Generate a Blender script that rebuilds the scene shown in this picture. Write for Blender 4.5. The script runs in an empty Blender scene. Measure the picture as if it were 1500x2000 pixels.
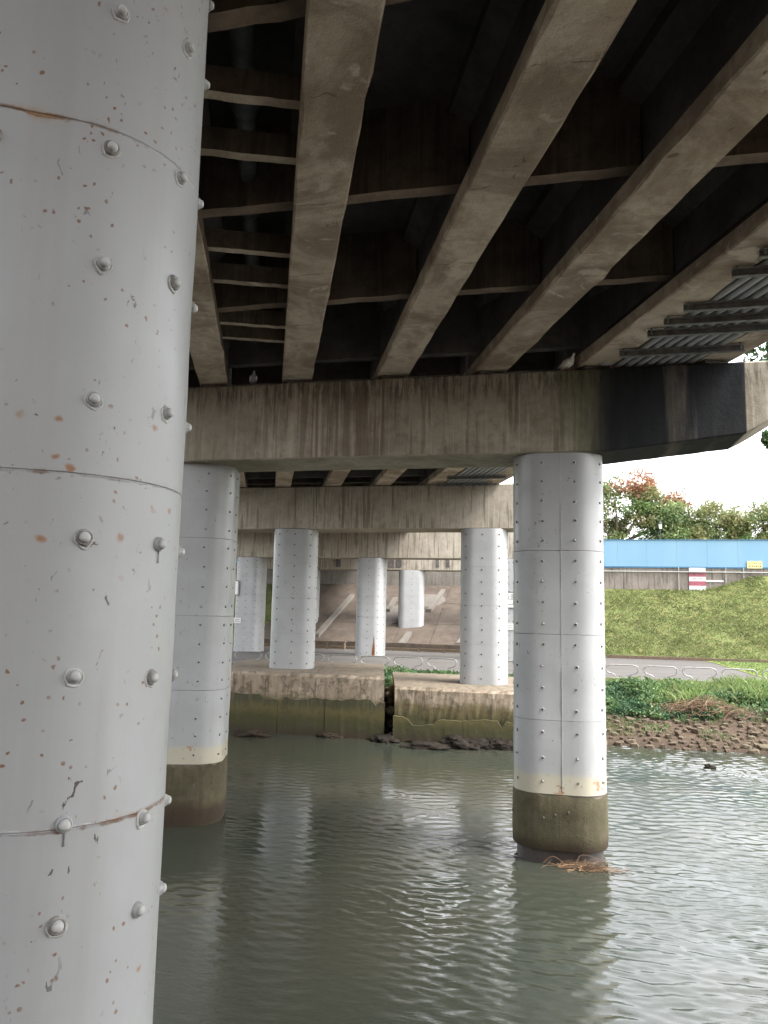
import bpy, bmesh, math, random
import numpy as np
from mathutils import Matrix, Vector, noise as mnoise
R = math.radians
sc = bpy.context.scene
col = sc.collection
random.seed(7); rng = np.random.default_rng(7)

# ------------------------------------------------------------------ camera
PITCH, ROLL, F = R(7.2), R(1.25), 1500.0
cam_d = bpy.data.cameras.new('camera'); cam = bpy.data.objects.new('camera', cam_d); col.objects.link(cam)
cam_d.sensor_fit = 'HORIZONTAL'; cam_d.sensor_width = 36; cam_d.lens = 36.0 * F / 1500.0
cam_d.clip_start = 0.05; cam_d.clip_end = 3000
CAMR = Matrix.Rotation(R(90) + PITCH, 3, 'X') @ Matrix.Rotation(ROLL, 3, 'Z')
cam.matrix_world = CAMR.to_4x4()
sc.camera = cam
# ------------------------------------------------------------------ sky and sun (bright overcast)
SUN_AZ, SUN_EL = R(115), R(52)          # azimuth measured clockwise from +Y
w = bpy.data.worlds.new('World'); sc.world = w; w.use_nodes = True
nt = w.node_tree; nt.nodes.clear()
sky = nt.nodes.new('ShaderNodeTexSky'); sky.sky_type = 'NISHITA'; sky.sun_disc = False
sky.sun_elevation = SUN_EL; sky.sun_rotation = SUN_AZ; sky.air_density = 1.0; sky.dust_density = 4.0; sky.ozone_density = 1.0
hs = nt.nodes.new('ShaderNodeHueSaturation'); hs.inputs['Saturation'].default_value = 0.16
bg = nt.nodes.new('ShaderNodeBackground'); bg.inputs['Strength'].default_value = 0.15
wo = nt.nodes.new('ShaderNodeOutputWorld')
nt.links.new(sky.outputs[0], hs.inputs['Color']); nt.links.new(hs.outputs[0], bg.inputs[0]); nt.links.new(bg.outputs[0], wo.inputs[0])
sd = bpy.data.lights.new('sun', 'SUN'); sd.energy = 0.5; sd.angle = R(20); sd.color = (1, .96, .9)
sun = bpy.data.objects.new('sun', sd); col.objects.link(sun)
sdir = Vector((math.sin(SUN_AZ) * math.cos(SUN_EL), math.cos(SUN_AZ) * math.cos(SUN_EL), math.sin(SUN_EL)))
sun.rotation_euler = sdir.to_track_quat('Z', 'Y').to_euler(); sun.location = sdir * 60
# ------------------------------------------------------------------ exposure
sc.view_settings.view_transform = 'Standard'; sc.view_settings.look = 'None'
sc.view_settings.exposure = 2.8; sc.view_settings.gamma = 1.0; sc.view_settings.use_curve_mapping = False
sc.cycles.max_bounces = 6; sc.cycles.diffuse_bounces = 4; sc.cycles.glossy_bounces = 2; sc.cycles.transmission_bounces = 2; sc.cycles.use_denoising = True

# ------------------------------------------------------------------ frames: u runs along the river, v across it
A = R(13.0); CA, SA = math.cos(A), math.sin(A)
WATER = -3.93; TERR = -2.5
def uv(u, v, z=0.0): return Vector((u * CA + v * SA, -u * SA + v * CA, z))
def to_uv(p): return p[0] * CA - p[1] * SA, p[0] * SA + p[1] * CA
def ray(px, py): return CAMR @ Vector(((px - 750) / F, (1000 - py) / F, -1))
def at(px, py, Y): d = ray(px, py); return d * (Y / d.y)
def at_z(px, py, z): d = ray(px, py); return d * (z / d.z)
def at_v(px, py, v): d = ray(px, py); return d * (v / (d.x * SA + d.y * CA))

# ------------------------------------------------------------------ mesh helper
class MB:
    def __init__(s): s.v = []; s.f = []; s.m = []
    def add(s, verts, faces, mi=0):
        o = len(s.v); s.v += [tuple(p) for p in verts]
        s.f += [tuple(i + o for i in f) for f in faces]; s.m += [mi] * len(faces)
    def hexa(s, p, mi=0):    # 8 points: bottom ring 0-3, top ring 4-7
        s.add(p, [(3, 2, 1, 0), (4, 5, 6, 7), (0, 1, 5, 4), (1, 2, 6, 5), (2, 3, 7, 6), (3, 0, 4, 7)], mi)
    def box(s, c, dx, dy, dz, ax=(1, 0, 0), ay=(0, 1, 0), mi=0):
        c = Vector(c); ax = Vector(ax) * dx / 2; ay = Vector(ay) * dy / 2; az = Vector((0, 0, dz / 2))
        s.hexa([c - ax - ay - az, c + ax - ay - az, c + ax + ay - az, c - ax + ay - az,
                c - ax - ay + az, c + ax - ay + az, c + ax + ay + az, c - ax + ay + az], mi)
    def tube(s, pts, r, n=8, mi=0, cap=True):
        pts = [Vector(p) for p in pts]; rs = r if isinstance(r, (list, tuple)) else [r] * len(pts)
        o = len(s.v); prev = None
        for i, p in enumerate(pts):
            t = (pts[min(i + 1, len(pts) - 1)] - pts[max(i - 1, 0)]).normalized()
            if prev is None:
                a = t.orthogonal().normalized()
            else:
                a = prev - t * prev.dot(t)
                a = a.normalized() if a.length > 1e-6 else t.orthogonal().normalized()
            prev = a; b = t.cross(a)
            for k in range(n):
                q = 2 * math.pi * k / n; s.v.append(tuple(p + (a * math.cos(q) + b * math.sin(q)) * rs[i]))
        for i in range(len(pts) - 1):
            for k in range(n):
                k2 = (k + 1) % n; s.f.append((o + i * n + k, o + i * n + k2, o + (i + 1) * n + k2, o + (i + 1) * n + k)); s.m.append(mi)
        if cap:
            s.f.append(tuple(o + k for k in reversed(range(n)))); s.m.append(mi)
            e = o + (len(pts) - 1) * n; s.f.append(tuple(e + k for k in range(n))); s.m.append(mi)
    def rings(s, rings, cap=True, mi=0):   # list of closed rings with the same count
        o = len(s.v); n = len(rings[0])
        for r_ in rings: s.v += [tuple(p) for p in r_]
        for i in range(len(rings) - 1):
            for k in range(n):
                k2 = (k + 1) % n; s.f.append((o + i * n + k, o + i * n + k2, o + (i + 1) * n + k2, o + (i + 1) * n + k)); s.m.append(mi)
        if cap:
            s.f.append(tuple(o + k for k in reversed(range(n)))); s.m.append(mi)
            e = o + (len(rings) - 1) * n; s.f.append(tuple(e + k for k in range(n))); s.m.append(mi)
    def mesh(s, name, mats, smooth=False, fix=True):
        me = bpy.data.meshes.new(name); me.from_pydata(s.v, [], s.f)
        for m in (mats if isinstance(mats, (list, tuple)) else [mats]): me.materials.append(m)
        if any(s.m): me.polygons.foreach_set('material_index', s.m)
        if fix:
            bm = bmesh.new(); bm.from_mesh(me); bmesh.ops.recalc_face_normals(bm, faces=bm.faces); bm.to_mesh(me); bm.free()
        if smooth:
            me.polygons.foreach_set('use_smooth', [True] * len(me.polygons))
            if smooth != 'all': me.set_sharp_from_angle(angle=R(35))
        me.update(); return me
    def build(s, name, mats, parent=None, smooth=False, fix=True):
        return link(name, s.mesh(name, mats, smooth, fix), parent)
def link(name, me, parent=None, loc=None):
    o = bpy.data.objects.new(name, me); col.objects.link(o)
    if parent is not None:
        o.parent = parent
        o.location = (Vector(loc) if loc is not None else Vector()) - world_loc(parent)
    elif loc is not None: o.location = loc
    return o
def world_loc(o):
    p = Vector(o.location)
    while o.parent is not None: o = o.parent; p += Vector(o.location)
    return p
def tag(o, label=None, cat=None, group=None, kind=None):
    if label: o['label'] = label
    if cat: o['category'] = cat
    if group: o['group'] = group
    if kind: o['kind'] = kind
    return o
def thing(name, loc, label, cat, group=None):
    o = bpy.data.objects.new(name, None); col.objects.link(o); o.location = loc; o.empty_display_size = .2
    return tag(o, label, cat, group)

# ------------------------------------------------------------------ materials
def N(nt, typ, **kw):
    n = nt.nodes.new(typ)
    for k, v in kw.items():
        if k in n.inputs: n.inputs[k].default_value = v
        else: setattr(n, k, v)
    return n
class MatB:
    def __init__(s, name, rough=.8, spec=.3):
        s.m = bpy.data.materials.new(name); s.m.use_nodes = True; s.t = s.m.node_tree
        s.b = s.t.nodes['Principled BSDF']; s.b.inputs['Roughness'].default_value = rough
        s.b.inputs['Specular IOR Level'].default_value = spec
        s.tc = s.t.nodes.new('ShaderNodeTexCoord'); s.P = s.tc.outputs['Object']
    def l(s, a, b): s.t.links.new(a, b)
    def scale(s, sx, sy, sz, rot=False):
        mp = N(s.t, 'ShaderNodeMapping'); mp.vector_type = 'TEXTURE' if False else 'POINT'
        if rot: # rotate so that x = u, y = v
            m0 = N(s.t, 'ShaderNodeMapping'); m0.inputs['Rotation'].default_value = (0, 0, A); s.l(s.P, m0.inputs['Vector']); s.l(m0.outputs[0], mp.inputs['Vector'])
        else: s.l(s.P, mp.inputs['Vector'])
        mp.inputs['Scale'].default_value = (sx, sy, sz); return mp.outputs[0]
    def noise(s, scale, detail=5, rough=.6, vec=None, dist=0.0):
        n = N(s.t, 'ShaderNodeTexNoise'); n.inputs['Scale'].default_value = scale; n.inputs['Detail'].default_value = detail
        n.inputs['Roughness'].default_value = rough; n.inputs['Distortion'].default_value = dist
        s.l(vec if vec is not None else s.P, n.inputs['Vector']); return n.outputs['Fac']
    def noise_col(s, scale):
        n = N(s.t, 'ShaderNodeTexNoise'); n.inputs['Scale'].default_value = scale; n.inputs['Detail'].default_value = 3; s.l(s.P, n.inputs['Vector']); return n.outputs['Color']
    def vor(s, scale, vec=None, out='Distance', rnd=1.0):
        n = N(s.t, 'ShaderNodeTexVoronoi'); n.inputs['Scale'].default_value = scale; n.inputs['Randomness'].default_value = rnd
        s.l(vec if vec is not None else s.P, n.inputs['Vector']); return n.outputs[out]
    def ramp(s, fac, stops):
        r = N(s.t, 'ShaderNodeValToRGB'); e = r.color_ramp.elements
        while len(e) < len(stops): e.new(.5)
        for i, (p, c) in enumerate(stops):
            e[i].position = p; e[i].color = c if len(c) == 4 else (*c, 1)
        s.l(fac, r.inputs[0]); return r.outputs[0]
    def bw(s, fac, lo, hi): return s.mr(fac, lo, hi, 0, 1)
    def mr(s, val, a, b, c, d, smooth=True):
        n = N(s.t, 'ShaderNodeMapRange'); n.interpolation_type = 'SMOOTHSTEP' if smooth else 'LINEAR'
        s.l(val, n.inputs['Value'])
        for k, x in zip(('From Min', 'From Max', 'To Min', 'To Max'), (a, b, c, d)): n.inputs[k].default_value = x
        return n.outputs['Result']
    def math(s, op, a, b=None):
        n = N(s.t, 'ShaderNodeMath'); n.operation = op
        for i, x in enumerate((a, b)):
            if x is None: continue
            if isinstance(x, (int, float)): n.inputs[i].default_value = x
            else: s.l(x, n.inputs[i])
        return n.outputs[0]
    def mix(s, fac, a, b, mode='MIX'):
        n = N(s.t, 'ShaderNodeMix'); n.data_type = 'RGBA'; n.blend_type = mode
        for sock, x in ((n.inputs[0], fac), (n.inputs[6], a), (n.inputs[7], b)):
            if isinstance(x, (int, float)): sock.default_value = x
            elif isinstance(x, tuple): sock.default_value = x if len(x) == 4 else (*x, 1)
            else: s.l(x, sock)
        return n.outputs[2]
    def xyz(s, vec=None):
        n = N(s.t, 'ShaderNodeSeparateXYZ'); s.l(vec if vec is not None else s.P, n.inputs[0]); return n.outputs
    def vert(s):   # 1 on upright faces, 0 on level ones
        g_ = N(s.t, 'ShaderNodeNewGeometry'); x = s.xyz(g_.outputs['Normal']); return s.mr(s.math('ABSOLUTE', x[2]), .35, .7, 1, 0)
    def up(s):
        g_ = N(s.t, 'ShaderNodeNewGeometry'); x = s.xyz(g_.outputs['Normal']); return s.mr(x[2], .5, .85, 0, 1)
    def bump(s, h, strength=.4, dist=.02, prev=None):
        n = N(s.t, 'ShaderNodeBump'); n.inputs['Strength'].default_value = strength; n.inputs['Distance'].default_value = dist
        s.l(h, n.inputs['Height'])
        if prev is not None: s.l(prev, n.inputs['Normal'])
        return n.outputs[0]
    def out(s, color, normal=None, rough=None):
        if isinstance(color, tuple): s.b.inputs['Base Color'].default_value = (*color[:3], 1)
        else: s.l(color, s.b.inputs['Base Color'])
        if normal is not None: s.l(normal, s.b.inputs['Normal'])
        if rough is not None: s.l(rough, s.b.inputs['Roughness'])
        return s.m
def mul(c, k): return tuple(x * k for x in c)
def concrete(name, base, stain, amt=.6, streak=.5, bump=.35, soot=None, extra=None, grain=1.0):
    b = MatB(name, .88, .2)
    n1 = b.noise(1.1, 6, .65); n2 = b.noise(7, 6, .7); n3 = b.noise(45, 3, .6)
    c = b.mix(b.mr(n1, .35, .68, 0, amt), base, stain)
    c = b.mix(b.mr(n2, .42, .72, 0, amt * .6), c, mul(stain, .8))
    if streak:
        st = b.noise(3.0, 4, .6, b.scale(2.6, .5, .16, True), .4)
        st2 = b.noise(3.0, 3, .6, b.scale(7, .6, .22, True), .3)
        vm = b.vert(); c = b.mix(b.math('MULTIPLY', vm, b.mr(st, .5, .64, 0, streak)), c, mul(stain, .55))
        c = b.mix(b.math('MULTIPLY', vm, b.mr(st2, .54, .66, 0, streak * .8)), c, mul(base, 1.25))
    c = b.mix(b.mr(n3, .3, .7, .25 * grain, 0), c, mul(base, .55))
    if soot:
        s_ = b.noise(.8, 5, .7, b.scale(1, 1, .5)); c = b.mix(b.mr(s_, .3, .62, .1, soot[1]), c, soot[0])
    if extra: c = extra(b, c)
    cr = b.vor(2.3, None, 'Distance')
    nb = b.bump(n3, bump, .012); nb = b.bump(n2, bump * .8, .03, nb)
    return b.out(c, nb)
def simple(name, colr, rough=.6, spec=.4, var=.25, sc_=9, bump=.15, metal=0):
    b = MatB(name, rough, spec); n = b.noise(sc_, 5, .65)
    b.b.inputs['Metallic'].default_value = metal
    return b.out(b.mix(b.mr(n, .3, .7, 0, 1), mul(colr, 1 - var), mul(colr, 1 + var)), b.bump(n, bump, .01))

# cap beam near the camera: black water stain on its right-hand cantilever, drip streaks, clean patch at the end
def cap_extra(u0, u1, amt):
    def f(b, c):
        x = b.xyz(b.scale(1, 1, 1, True)); ns = b.noise(1.2, 5, .6, b.scale(3, 3, .35, True))
        uu = b.math('ADD', x[0], b.math('MULTIPLY', b.math('SUBTRACT', ns, .5), .5))
        m = b.math('MULTIPLY', b.mr(uu, u0 - .45, u0 + .4, 0, 1), b.mr(x[0], u1 - .01, u1 + .015, 1, 0))
        edge = b.math('MULTIPLY', b.mr(uu, u0 - .7, u0 - .2, 0, 1), b.mr(uu, u0 + .1, u0 + .4, 1, 0))
        c = b.mix(b.math('MULTIPLY', edge, .55), c, (.075, .08, .03))
        lite = b.math('ADD', b.noise(1, 4, .6, b.scale(3.2, .3, .2, True)), b.math('MULTIPLY', b.mr(b.math('ABSOLUTE', b.math('SUBTRACT', uu, u0 + 1.35)), .05, .4, 1, 0), .22)); top = b.math('MULTIPLY', m, b.mr(lite, .55, .8, amt, amt * .74))
        return b.mix(top, c, (.006, .008, .011))
    return f
def near_cap_drips(b, c):
    x = b.xyz(b.scale(1, 1, 1, True)); ns = b.noise(1, 4, .55, b.scale(9, .4, .18, True), .3)
    zone = b.math('MULTIPLY', b.vert(), b.math('MULTIPLY', b.mr(x[0], -5.0, -4.5, 0, 1), b.mr(x[0], -3.2, -2.8, 1, 0)))
    c = b.mix(b.math('MULTIPLY', zone, b.mr(ns, .5, .58, 0, .6)), c, (.13, .10, .072))
    c = b.mix(b.math('MULTIPLY', zone, b.mr(ns, .47, .38, 0, .7)), c, (.43, .375, .29))
    zl = b.mr(x[0], -6.2, -5.2, 1, 0); c = b.mix(b.math('MULTIPLY', zl, .5), c, (.12, .105, .07))
    dz = b.noise(3, 5, .7, b.scale(4, 4, .5, True)); top = b.mr(x[2], 3.45, 3.95, 0, 1)
    c = b.mix(b.math('MULTIPLY', top, b.mr(dz, .45, .6, 0, .7)), c, (.045, .04, .032))
    sp = b.vor(26, b.scale(1, 1, .45, True)); gate = b.noise(2.2, 2, .5)
    return b.mix(b.math('MULTIPLY', b.mr(sp, .1, .07, 0, .6), b.mr(gate, .55, .62, 0, 1)), c, (.5, .47, .4))
CONC = (.37, .335, .275)
def mats():
    M = {}
    def c1(b, c):
        c = near_cap_drips(b, c); return cap_extra(.55, UCORNER, .97)(b, c)
    M['cap1'] = concrete('cap_concrete_stained', CONC, (.15, .125, .09), .7, .5, .35, None, c1)
    M['cap'] = concrete('cap_concrete', (.38, .34, .28), (.22, .19, .15), .7, .75)
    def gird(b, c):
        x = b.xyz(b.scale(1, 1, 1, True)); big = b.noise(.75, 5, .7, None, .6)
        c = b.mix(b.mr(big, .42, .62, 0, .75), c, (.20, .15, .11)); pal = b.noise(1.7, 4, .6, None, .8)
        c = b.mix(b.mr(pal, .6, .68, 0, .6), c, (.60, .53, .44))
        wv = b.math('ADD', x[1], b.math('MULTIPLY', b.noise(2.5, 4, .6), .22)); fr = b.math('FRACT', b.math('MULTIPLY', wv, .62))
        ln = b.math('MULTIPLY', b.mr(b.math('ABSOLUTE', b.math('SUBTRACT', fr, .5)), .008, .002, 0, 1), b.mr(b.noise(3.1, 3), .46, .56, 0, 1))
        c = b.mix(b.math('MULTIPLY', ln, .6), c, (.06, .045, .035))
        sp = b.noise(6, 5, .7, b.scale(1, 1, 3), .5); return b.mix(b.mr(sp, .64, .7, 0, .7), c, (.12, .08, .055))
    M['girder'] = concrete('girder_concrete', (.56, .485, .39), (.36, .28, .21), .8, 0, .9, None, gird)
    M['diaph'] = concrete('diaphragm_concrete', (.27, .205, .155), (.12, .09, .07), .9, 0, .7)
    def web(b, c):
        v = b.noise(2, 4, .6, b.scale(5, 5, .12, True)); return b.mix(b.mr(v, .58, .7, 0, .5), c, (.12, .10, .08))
    M['web'] = concrete('sooty_shaded_concrete', (.13, .117, .108), (.05, .047, .047), .8, 0, .4, None, web)  # dark tone holds both soot and the shade between the girders
    M['web_brown'] = concrete('sooty_shaded_brown_concrete', (.19, .145, .11), (.06, .05, .043), .85, .4, .4)  # brown side faces, soot and shade both put into the colour
    M['deck'] = concrete('deck_soffit_concrete', (.10, .092, .09), (.035, .034, .036), .8, 0, .4)  # deck underside coloured darker for shade as well as soot
    M['conc'] = concrete('plain_concrete', (.2, .185, .165), (.12, .105, .085), .7, .4)
    M['wall'] = concrete('flood_wall_concrete', (.24, .21, .183), (.13, .107, .09), .6, .7)
    M['slope'] = concrete('slope_concrete', (.098, .078, .062), (.055, .043, .034), .9, 0, .5)
    M['slope_pale'] = concrete('slope_pale_concrete', (.14, .127, .112), (.098, .085, .072), .6, 0, .4)
    def moss(z0, z1):
        def f(b, c):
            x = b.xyz(); n = b.noise(1.6, 5, .6); zz = b.math('ADD', x[2], b.math('MULTIPLY', b.math('SUBTRACT', n, .5), .5))
            dr = b.noise(1, 5, .65, b.scale(5.5, .5, .7, True), .5); c = b.mix(b.math('MULTIPLY', b.vert(), b.mr(dr, .56, .64, 0, .75)), c, (.09, .07, .05))
            c = b.mix(b.math('MULTIPLY', b.up(), .8), c, (.12, .098, .072))
            c = b.mix(b.mr(zz, z1 - .18, z1 + .12, .85, 0), c, (.085, .07, .028))
            c = b.mix(b.mr(zz, z0 - .1, z0 + .25, .8, 0), c, (.034, .036, .016))
            bl = b.noise(3.2, 5, .7, None, .6); c = b.mix(b.mr(bl, .5, .62, 0, .55), c, (.05, .042, .026))
            return b.mix(b.mr(zz, WATER + .02, WATER + .42, .85, 0), c, (.035, .026, .018))
        return f
    M['footing'] = concrete('footing_concrete', (.33, .27, .205), (.2, .155, .11), .8, .35, .7, None, moss(-3.2, -2.75))
    M['footing_low'] = concrete('mossy_concrete', (.075, .073, .04), (.042, .043, .022), .8, .5, .6, None, moss(-3.4, -3.0))
    M['sleeve'] = concrete('wet_sleeve_concrete', (.085, .073, .045), (.042, .038, .02), .9, .25, .4, None,
        lambda b, c: b.mix(b.mr(b.math('ADD', b.xyz()[2], b.math('MULTIPLY', b.noise(2.2, 4), .5)), WATER + .48, WATER + .72, .75, 0), c, (.028, .018, .012)))
    M['plinth'] = simple('dark_wet_concrete', (.035, .028, .024), .5)
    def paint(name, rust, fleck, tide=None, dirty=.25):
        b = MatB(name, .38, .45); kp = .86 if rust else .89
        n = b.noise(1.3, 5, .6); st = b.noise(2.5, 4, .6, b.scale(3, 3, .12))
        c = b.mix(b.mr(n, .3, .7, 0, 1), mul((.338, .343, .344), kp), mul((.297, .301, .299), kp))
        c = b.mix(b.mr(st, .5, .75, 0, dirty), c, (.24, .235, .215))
        if tide is not None:
            z = b.xyz()[2]; nn = b.noise(3, 4); zz = b.math('ADD', z, b.math('MULTIPLY', b.math('SUBTRACT', nn, .5), .1))
            c = b.mix(b.mr(zz, tide, tide + .12, .95, 0), c, (.33, .305, .235))
            rs = b.noise(5, 4, .6); c = b.mix(b.math('MULTIPLY', b.mr(rs, .6, .66, 0, .8), b.mr(zz, tide + .02, tide + .1, 1, 0)), c, (.22, .09, .035))
        # paint chips: small dark flecks in loose vertical runs
        gate = b.noise(2.2, 3, .6, b.scale(1.6, 1.6, .5)); wv = b.noise(9, 2, .5)
        ch = b.noise(fleck, 3, .6, b.scale(1, 1, .5), 1.2)
        chip = b.math('MULTIPLY', b.mr(ch, .672, .69, 0, 1), b.mr(gate, .45, .57, 0, 1))
        c = b.mix(chip, c, (.07, .06, .05))
        if rust:
            wob_ = b.noise(30, 3, .6); wv3 = N(b.t, 'ShaderNodeVectorMath'); wv3.operation = 'MULTIPLY_ADD'; b.l(b.noise_col(22), wv3.inputs[0]); wv3.inputs[1].default_value = (.035, .035, .035); b.l(b.P, wv3.inputs[2]); v1 = b.vor(11, wv3.outputs[0]); g2 = b.noise(1.4, 3, .6)
            big = b.math('MULTIPLY', b.mr(v1, .17, .05, 0, 1), b.mr(g2, .54, .62, 0, 1))
            v2 = b.vor(30, wv3.outputs[0]); sm = b.math('MULTIPLY', b.mr(v2, .2, .12, 0, 1), b.mr(b.noise(4, 3, .6), .49, .58, 0, 1))
            c = b.mix(b.math('MULTIPLY', big, rust), c, (.20, .085, .03)); c = b.mix(b.math('MULTIPLY', sm, rust), c, (.13, .06, .03))
        if rust:
            z = b.xyz()[2]; jt = b.noise(14, 4, .7); near = None
            for zs_ in SEAMZ:
                d_ = b.math('ABSOLUTE', b.math('ADD', b.math('SUBTRACT', z, zs_), b.math('MULTIPLY', b.math('SUBTRACT', jt, .5), .03))); near = d_ if near is None else b.math('MINIMUM', near, d_)
            g3 = b.noise(3.5, 4, .7); c = b.mix(b.math('MULTIPLY', b.mr(near, .0025, .010, 1, 0), b.mr(g3, .5, .62, 0, .9)), c, (.13, .065, .03))
            c = b.mix(b.math('MULTIPLY', b.mr(near, .0, .03, 1, 0), b.mr(g3, .58, .7, 0, .45)), c, (.24, .13, .05)); bead = b.mr(near, .001, .007, 1, 0)
        dp = b.noise(60, 3, .6); wob = b.noise(4, 3, .5)
        nb = b.bump(wob, .12, .03); nb = b.bump(dp, .07, .004, nb); nb = b.bump(chip, .5, -.003, nb)
        if rust: nb = b.bump(b.math('MULTIPLY', bead, b.noise(80, 2)), .6, .006, nb)
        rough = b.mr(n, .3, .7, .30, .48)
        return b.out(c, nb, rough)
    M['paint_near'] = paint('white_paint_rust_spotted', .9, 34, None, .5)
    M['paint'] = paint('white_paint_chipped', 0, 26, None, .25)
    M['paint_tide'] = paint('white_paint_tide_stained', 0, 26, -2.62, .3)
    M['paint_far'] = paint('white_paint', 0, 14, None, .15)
    M['seam'] = simple('seam_sealant', (.17, .15, .13), .8, .2, .5, 14)
    M['gap'] = simple('seam_core_steel', (.10, .085, .07), .8)  # dark column core that shows in the gaps between jacket panels
    M['bolt_w'] = simple('painted_bolt', (.34, .34, .325), .6, .3, .18, 40)
    M['bolt_d'] = simple('dark_bolt', (.07, .065, .06), .5)
    M['rustbolt'] = simple('rusty_ring', (.19, .18, .165), .7, .3, .4, 60)
    M['rust'] = simple('rust', (.16, .06, .025), .8, .2, .4)
    M['steel'] = simple('galvanised_steel', (.24, .24, .23), .5, .4, .15, 9, .1, .2)
    M['rail'] = simple('brushed_steel_tube', (.20, .195, .185), .4, .5, .2, 9, .05, .3)
    M['darksteel'] = simple('dark_galvanised_steel', (.16, .165, .16), .5, .4, .4, 8)
    M['conduit'] = simple('grey_conduit_plastic', (.34, .345, .355), .45, .4, .12, 3)
    M['pipe'] = simple('sooty_pipe_iron', (.06, .062, .068), .55, .4, .4, 7)
    # water
    b = MatB('river_water', .03, .5); b.b.inputs['IOR'].default_value = 1.5
    n1 = b.noise(.35, 3, .5); c = b.mix(b.mr(n1, .35, .65, 0, 1), (.028, .033, .025), (.036, .037, .027))
    f1 = b.noise(1, 5, .6, b.scale(5, 15, 6, True), .8); f2 = b.noise(1, 4, .6, b.scale(9, 22, 12, True), .5)
    gate = b.mr(b.noise(.45, 3, .5), .38, .62, .25, 1.1)
    nb = b.bump(b.math('MULTIPLY', f1, gate), .4, .012); nb = b.bump(b.math('MULTIPLY', f2, gate), .35, .006, nb)
    M['water'] = b.out(c, nb)
    # ground
    b = MatB('ground_soil_and_turf', .95, .15); x = b.xyz(b.scale(1, 1, 1, True)); n = b.noise(1.5, 6, .65); n2 = b.noise(9, 5, .7)
    mud = b.mix(b.mr(n2, .3, .7, 0, 1), (.045, .031, .022), (.08, .057, .04))
    wet = b.mix(b.mr(x[2], WATER + .02, WATER + .25, .6, 0), mud, (.035, .025, .018))
    tf = b.mix(b.mr(n, .35, .65, 0, 1), (.10, .125, .04), (.135, .13, .05)); tf = b.mix(b.mr(n2, .4, .7, 0, .35), tf, (.08, .10, .03))
    vv = b.math('ADD', x[1], b.math('MULTIPLY', b.math('SUBTRACT', n, .5), 1.2))
    M['ground'] = b.out(b.mix(b.mr(vv, 29.5, 30.3, 0, 1), wet, tf), b.bump(n2, .8, .06))
    b = MatB('mown_turf', .95, .15); n = b.noise(2.0, 6, .65); n2 = b.noise(14, 4, .7)
    c = b.mix(b.mr(n, .35, .65, 0, 1), (.115, .16, .035), (.17, .17, .055)); M['turf'] = b.out(b.mix(b.mr(n2, .4, .7, 0, .5), c, (.07, .10, .02)), b.bump(n2, .8, .05))
    b = MatB('path_paving', .8, .3); br = N(b.t, 'ShaderNodeTexBrick'); b.l(b.scale(1, 1, 1, True), br.inputs['Vector'])
    br.inputs['Scale'].default_value = 2.2; br.inputs['Color1'].default_value = (.09, .083, .078, 1); br.inputs['Color2'].default_value = (.078, .07, .064, 1); br.inputs['Mortar'].default_value = (.052, .047, .043, 1); br.inputs['Mortar Size'].default_value = .02
    n = b.noise(.6, 5, .65, b.scale(.5, 2.5, 1, True)); c = b.mix(b.mr(n, .45, .65, 0, .55), br.outputs['Color'], (.045, .038, .033)); M['paving'] = b.out(c, b.bump(n, .2, .01))
    M['kerb'] = simple('brown_kerb', (.10, .074, .05), .85, .2, .3)
    for k, c in dict(grass1=(.14, .168, .058), grass2=(.175, .175, .078), grass3=(.105, .135, .04), tall1=(.155, .225, .07), tall2=(.20, .225, .09),
                     leafd=(.042, .092, .042), leafm=(.068, .13, .05), leafl=(.125, .18, .07), olive=(.15, .17, .055), red=(.29, .135, .08), redp=(.30, .17, .10), yell=(.21, .21, .07),
                     treem=(.115, .175, .06), treel=(.19, .235, .10), treed=(.065, .115, .045), treeo=(.185, .195, .08), treey=(.25, .235, .11), dryb=(.30, .19, .09)).items():
        b = MatB(k + '_foliage', .6, .3); n = b.noise(1.2, 3)
        b.b.inputs['Transmission Weight'].default_value = 0
        c2 = b.mix(b.mr(n, .3, .7, 0, 1), mul(c, .75), mul(c, 1.25)); M[k] = b.out(c2)
        # thin leaves let some light through
        tr = N(b.t, 'ShaderNodeBsdfTranslucent'); b.l(c2, tr.inputs[0]); mx = N(b.t, 'ShaderNodeMixShader'); mx.inputs[0].default_value = .35
        outn = b.t.nodes['Material Output']; b.l(b.b.outputs[0], mx.inputs[1]); b.l(tr.outputs[0], mx.inputs[2]); b.l(mx.outputs[0], outn.inputs['Surface'])
    M['bark'] = simple('bark', (.14, .115, .09), .9, .2, .4, 12, .6)
    M['twig'] = simple('dry_twigs', (.20, .125, .072), .85, .2, .35, 5)
    M['twig2'] = simple('grey_dead_twigs', (.12, .083, .058), .9, .2, .35, 5)
    M['stone'] = concrete('river_stone', (.14, .115, .078), (.075, .06, .04), .9, 0, .7)
    M['stone2'] = concrete('muddy_river_stone', (.115, .088, .06), (.062, .047, .033), .9, 0, .7)
    M['rock'] = simple('dark_wet_rock', (.016, .013, .0105), .95, .1, .5, 6, .8)
    b = MatB('light_blue_panel_paint', .5, .4); n = b.noise(1, 3, .5, b.scale(.6, .6, .08, True)); M['blue'] = b.out(b.mix(b.mr(n, .3, .7, 0, 1), (.135, .255, .36), (.155, .275, .375)))
    M['bluedark'] = simple('dark_blue_trim', (.035, .11, .19), .5)
    M['white'] = simple('white_sign_paint', (.5, .5, .49), .5, .4, .05)
    M['maroon'] = simple('maroon_paint', (.27, .075, .10), .6, .3, .2, 12)
    M['yellow'] = simple('pale_yellow_sign', (.62, .55, .25), .6, .3, .15)
    M['ink'] = simple('sign_ink', (.06, .06, .065), .6)
    M['inkb'] = simple('brown_sign_ink', (.35, .22, .09), .6)
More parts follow.
